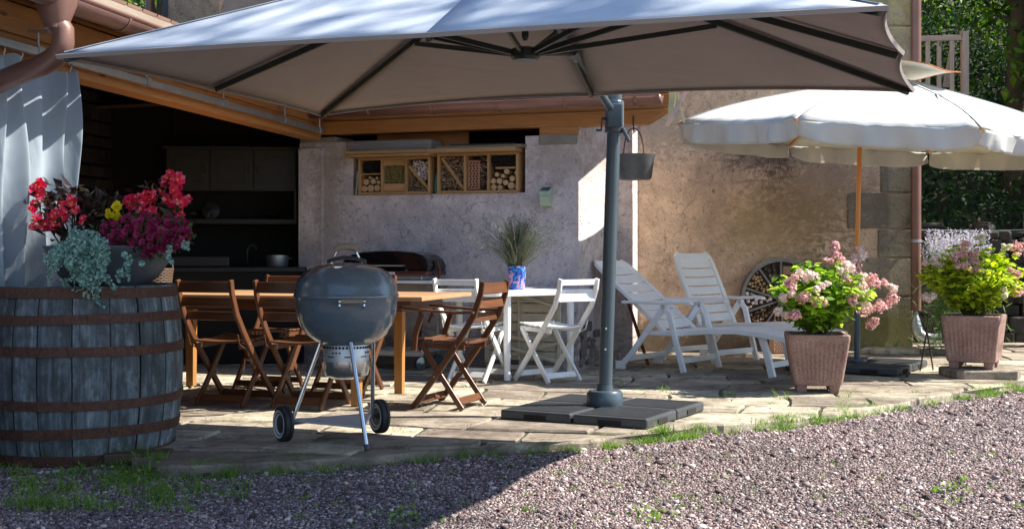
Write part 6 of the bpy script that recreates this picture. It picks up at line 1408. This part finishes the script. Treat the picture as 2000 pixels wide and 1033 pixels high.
for px, py, r in ((229, 404, .031), (215, 421, .027), (228, 424, .026), (211, 412, .016)):
    n_ = 60; c = np.repeat([W_(px, py, -.12)], n_, 0) + RNG.normal(0, .3, (n_, 3)) * r * .7; arr.append(flower_arrays(c, np.array([[0, -.8, .6]]) + RNG.normal(0, .6, (n_, 3)), r * .55, 5, .4, .8))
v, f = cat_arrays(arr); np_mesh('blooms', v, f, 'marigold', mg, world=True)
q = MB()
for px, py in ((229, 410), (215, 428), (226, 430)): q.tube([W_(225, 480, -.05), W_((px + 225) / 2, 455, -.08), W_(px, py, -.11)], .0025, 5, cap=False)
q.build('stems', 'stem', mg, world=True)
pe = thing('petunia', 'burgundy trailing petunia covering the right rim of the bowl', 'petunia', V(W_(285, 482, -.1)))
cs = []
while len(cs) < 150:
    px, py = rp.uniform(195, 372), rp.uniform(415, 498); e = ((px - 285) / 92) ** 2 + ((py - 458) / 40) ** 2
    if e < 1: cs.append(W_(px, py, -.20 - .10 * (1 - e) + rp.uniform(-.03, .03)))
for _ in range(10): cs.append(W_(rp.uniform(340, 374), rp.uniform(452, 468), -.12))
cs = np.array(cs); n_ = len(cs)
v, f = cat_arrays([flower_arrays(cs, np.array([[0, -1, .35]]) + RNG.normal(0, .5, (n_, 3)), RNG.uniform(.019, .027, n_), 5, .25, 1.1)]); np_mesh('flowers', v, f, 'petunia', pe, world=True)
v, f = flower_arrays(cs + np.array([0, -.004, 0]), np.array([[0, -1, .3]]) + RNG.normal(0, .2, (n_, 3)), .006, 4, .2); np_mesh('flower_throats', v, f, 'beg_leaf', pe, world=True)
lc = cs[RNG.integers(0, n_, 520)] + RNG.normal(0, .02, (520, 3)) + np.array([0, .03, -.005]); leaves('foliage', 'pet_leaf', pe, lc, RNG.uniform(.025, .045, 520), .016)
di = thing('dichondra', 'silvery green trailing plant spilling over the left of the bowl and barrel rim', 'trailing plant', V(W_(150, 482, -.1)))
q = MB(); lc = []
for i in range(120):
    x0 = min(207, max(92, rp.gauss(160, 26))); y0 = 446 + 22 * ((x0 - 160) / 50) ** 2 + rp.uniform(0, 34); L = rp.uniform(20, 112) * max(.35, 1 - ((x0 - 168) / 62) ** 2); d0 = -.20 - rp.uniform(0, .16); pts = []
    for k in range(9):
        f_ = k / 8; px = x0 + rp.gauss(0, 2) + (150 - x0) * .10 * f_; py = y0 + L * f_; pts.append(V(W_(px, py, d0 - .14 * math.sin(min(1, f_ * 1.3) * 1.57) )))
    if pts[-1].z < .60: pass
    q.tube(pts, .0016, 4, cap=False)
    for k in range(24): f_ = rp.random() * 7.99; j = int(f_); p = pts[j].lerp(pts[j + 1], f_ - j); lc.append((p.x + rp.gauss(0, .012), p.y - abs(rp.gauss(0, .014)), p.z + rp.gauss(0, .008)))
for (x0, y0, x1, y1, L) in ((183, 560, 197, 600, 0), (330, 482, 335, 515, 0), (250, 500, 228, 550, 0), (100, 500, 95, 545, 0), (255, 497, 250, 545, 0), (205, 540, 222, 562, 0), (125, 545, 130, 560, 0), (360, 470, 366, 487, 0)):
    pts = [V(W_(x0 + (x1 - x0) * k / 6 + 3 * math.sin(k * 1.3), y0 + (y1 - y0) * k / 6, -.37)) for k in range(7)]; q.tube(pts, .0018, 4, cap=False)
    for k in range(26): f_ = rp.random() * 5.99; j = int(f_); p = pts[j].lerp(pts[j + 1], f_ - j); lc.append((p.x + rp.gauss(0, .006), p.y - .004, p.z + rp.gauss(0, .005)))
q.build('runners', 'silver', di, world=True)
lc = np.array(lc); n_ = len(lc); v, f = flower_arrays(lc, np.array([[0, -1, .5]]) + RNG.normal(0, .5, (n_, 3)), RNG.uniform(.007, .0135, n_), 4, .1, 1.2); np_mesh('foliage', v, f, 'silver', di, world=True)
lf = np.array([W_(243, 497, -.36), W_(277, 514, -.36), W_(241, 536, -.36)]); v, f = flower_arrays(lf, np.array([[0, -1, .3]] * 3), .02, 6, .05, 1); np_mesh('round_leaves', v, f, 'silver', di, world=True)

# ------------------------------------------------------------------ wooden railing, stone wall and trees behind
rl = thing('wooden_railing', 'weathered grey wooden railing of the raised landing beside the house', 'railing', (4.4, 16.0, 0))
def rp_(px, py): return P(px, py, 16.0)
for ya, yb in ((77, 74), (185, 185)): MB().bar(rp_(1760, ya), rp_(1890, yb), .05, .07, side=(0, 1, 0)).build('rail', 'grey_wood', rl, world=True, bevel=.006)
for px in (1812, 1834, 1859): MB().bar(rp_(px, 78), rp_(px, 190), .055, .03).build('baluster', 'grey_wood', rl, world=True, bevel=.004)
MB().bar(rp_(1884, 62), rp_(1884, 215), .085, .085).build('post', 'grey_wood', rl, world=True, bevel=.006)
MB().bar(rp_(1876, 90) + V((0, .3, 0)), rp_(1862, 165) + V((0, .3, 0)), .06, .05).build('brace', 'grey_wood', rl, world=True)
q = MB(); a = rp_(1750, 205); b_ = rp_(1892, 205)
for k in range(8): q.bar(a + V((0, k * .14, 0)), b_ + V((0, k * .14, 0)), .13, .04, side=(0, 1, 0))
q.build('decking', 'grey_wood', rl, world=True, bevel=.004)
gw = thing('garden_wall', 'dark dry stone retaining wall behind the farther planter', 'stone wall', (7, 14.6, -.05))
q = MB(); sr = random.Random(77); z = -.05
while z < 1.25:
    h = sr.uniform(.07, .19); x = 4.75
    while x < 12:
        w_ = sr.uniform(.10, .40); hh2 = h * sr.uniform(.8, 1.15); q.box((x + w_ / 2, 14.75 + sr.uniform(-.05, .05) + .10 * z, z + h / 2 + sr.uniform(-.012, .012)), (w_ - .012, .35, hh2), sr.uniform(-.12, .12)); x += w_
    z += h
q.build('stone_courses', 'drystone', gw, world=True, bevel=.02)
q = MB()
for k in range(40): q.box((sr.uniform(4.75, 12), 14.75 + sr.uniform(-.1, .5), 1.27 + sr.uniform(-.05, .1)), (sr.uniform(.1, .3), sr.uniform(.1, .3), sr.uniform(.06, .18)), sr.uniform(0, 3))
q.build('coping_rubble', 'drystone', gw, world=True, bevel=.03)
pp_ = thing('stone_pillar', 'brown stone gate pillar at the right edge behind the planter', 'pillar', (5.92, 14.0, 0)); q = MB(); z = 0; 
for h in (.35, .3, .33, .25, .28): q.box((5.92 + sr.uniform(-.015, .015), 14.0, z + h / 2), (.34, .34, h - .012), sr.uniform(-.03, .03)); z += h
q.build('stone_blocks', 'pot', pp_, world=True, bevel=.025)
o = MB().tube([V((4.6, 14.35, 1.30)), V((5.3, 14.3, 1.285)), V((5.9, 14.05, 1.30))], .005, 6).tube([V((4.6, 14.35, .55)), V((5.9, 14.05, .58))], .005, 6).build('fence_wire', 'zinc'); tag(o, 'thin wires strung in front of the dry stone wall', 'wire')

MT['tree_leaf'] = leafmat('tree_leaf', [(0, (.025, .07, .01)), (.5, (.07, .16, .015)), (1, (.16, .28, .025))], .4, .5)
MT['bush_leaf'] = leafmat('bush_leaf', [(0, (.012, .035, .012)), (.7, (.03, .075, .02)), (1, (.06, .12, .03))], .25, .6)
def tree(label, x, y, h, r, n, lean=0, seed=1, mat='tree_leaf', z0=None, low=.35, lsz=.16, leany=0, shade_boughs=()):
    rs = np.random.default_rng(seed); rp2 = random.Random(seed); z0 = (max(0, y - 15.7) * .42 - .3) if z0 is None else z0
    t = thing('leafy_tree', label, 'tree', (x, y, z0), group='trees behind the house')
    q = MB(); top = V((x + lean, y + leany, z0 + h * .85)); b0 = V((x, y, z0)); tr = [b0.lerp(top, k / 6) + V((rp2.gauss(0, .06), rp2.gauss(0, .06), 0)) for k in range(7)]
    q.tube(tr, [.17 * (1 - .12 * k) * h / 9 for k in range(7)], 10); q.build('trunk', 'bark', t, world=True, smooth=True)
    ctr = []; q = MB()
    for i in range(26):
        f_ = rp2.uniform(low, 1.0); j = min(int(f_ * 6), 5); p = tr[j].lerp(tr[j + 1], f_ * 6 - j); a = rp2.uniform(0, 6.283); rr2 = r * rp2.uniform(.45, 1.0) * (1.15 - .6 * abs(f_ - .6)); e = p + V((math.cos(a) * rr2, math.sin(a) * rr2, rp2.uniform(.1, .9) * r * .5)); q.tube([p, p.lerp(e, .5) + V((0, 0, .12)), e], [.05, .03, .012], 6, cap=False); ctr.append(e[:]); ctr.append(p.lerp(e, .6)[:])
    for bc_, br_, bn_ in shade_boughs:
        e = V(bc_); p = tr[4]; q.tube([p, p.lerp(e, .5) + V((0, 0, .3)), e], [.10, .06, .02], 6, cap=False)
    q.build('limbs', 'bark', t, world=True)
    ctr = np.array(ctr); k = rs.integers(0, len(ctr), n); c = ctr[k] + rs.normal(0, 1, (n, 3)) * np.array([r * .20, r * .20, r * .13]) * rs.uniform(.4, 1.3, (n, 1))
    for bc_, br_, bn_ in shade_boughs: c = np.concatenate([c, np.array(bc_) + rs.normal(0, .5, (bn_, 3)) * np.array(br_)])
    n = len(c)
    leaves('crown', mat, t, c, rs.uniform(.6, 1.2, n) * lsz, rs.uniform(.35, .6, n) * lsz, rs.normal(size=(n, 3)) + np.array([0, 0, -.3]))
    return t
# right hand woods
tree('slender dark trunked tree rising just right of the wooden railing', 7.9, 20.0, 9.5, 2.4, 5200, .5, 1)
tree('leaning tree at the far right edge above the parasol', 9.6, 21.5, 10, 2.8, 6000, -.6, 2)
tree('tree with low sunlit leaves behind the railing post', 7.2, 24.0, 9, 3.0, 6500, .3, 3, low=.15)
tree('broad shaded tree filling the top right corner', 10.6, 26.5, 12, 3.6, 8000, .4, 4, low=.1)
tree('dense tree between the downpipe and the railing', 8.6, 31, 12, 4.0, 9000, -.3, 5, low=.1, lsz=.2)
tree('tall tree far back in the right hand wood', 12.5, 33, 13, 4.4, 9000, .3, 6, low=.1, lsz=.2)
tree('dense tree standing on the bank at the far right', 11.8, 17.5, 11, 3.2, 7000, 0, 11, low=.1, lsz=.2)
tree('second dense tree on the bank at the far right', 13.0, 21.5, 12, 3.6, 7000, 0, 12, low=.1, lsz=.2)
tree('third dense tree on the bank at the far right', 14.5, 26, 13, 4, 7000, 0, 13, low=.1, lsz=.2)
tree('dense tree on the bank right beside the garden wall end', 10.9, 16.3, 9, 3.0, 9000, 0, 14, low=.1, lsz=.2, z0=0)
tree('dense tree on the bank behind the garden wall end', 9.9, 18.2, 9.5, 2.6, 8000, .4, 15, low=.1, lsz=.2)
tree('unseen sparse tall tree right of the grey umbrella, placed to dapple it and shade the curtain', 9.2, 3.0, 17, 1.9, 1500, .1, 16, low=.80, lsz=.19, z0=-.06, leany=2.6, shade_boughs=(((7.15, 7.75, 11.0), (.55, .9, .45), 1300), ((7.7, 7.45, 11.1), (.6, .7, .4), 300)))  # unseen tree placed for canopy dapple; long limbs added to shade the curtain
# left
tree('bright green tree seen above the gutter at the left', -7.6, 27, 13, 3.2, 9000, .2, 7, low=.3, z0=1)
tree('second green tree behind the two pipes above the roof', -9.0, 32, 15, 3.6, 9000, .4, 8, low=.3, z0=1, lsz=.2)
o = thing('flue_pipe', 'blue grey metal flue pipe rising above the left roof beside the house corner', 'pipe', (-3.66, 13.4, 2.6)); MB().tube([(0, 0, 0), (0, 0, 3.2)], .05, 16).build('pipe_shaft', 'slate_bowl', o, smooth=True)
o = thing('brown_pipe', 'brown vertical pipe above the left roof, left of the blue grey one', 'pipe', (-3.85, 13.4, 2.6)); MB().tube([(0, 0, 0), (0, 0, 3.2)], .05, 16).build('pipe_shaft', 'copper_gutter', o, smooth=True)
# undergrowth on the bank
N = 52000; x = RNG.uniform(4.5, 17, N); y = RNG.uniform(15.3, 34, N); zb = np.maximum(0, y - 15.7) * .42 - .05; clump = .5 + .5 * np.sin(x * 1.9 + np.sin(y * 1.3) * 2) * np.sin(y * 1.7 + x * .6)
c = np.stack([x, y, zb + RNG.uniform(0, 1, N) * (.25 + .9 * clump)], 1); o = leaves('undergrowth', 'bush_leaf', None, c, RNG.uniform(.08, .2, N), RNG.uniform(.03, .08, N), world=False); tag(o, kind='stuff')
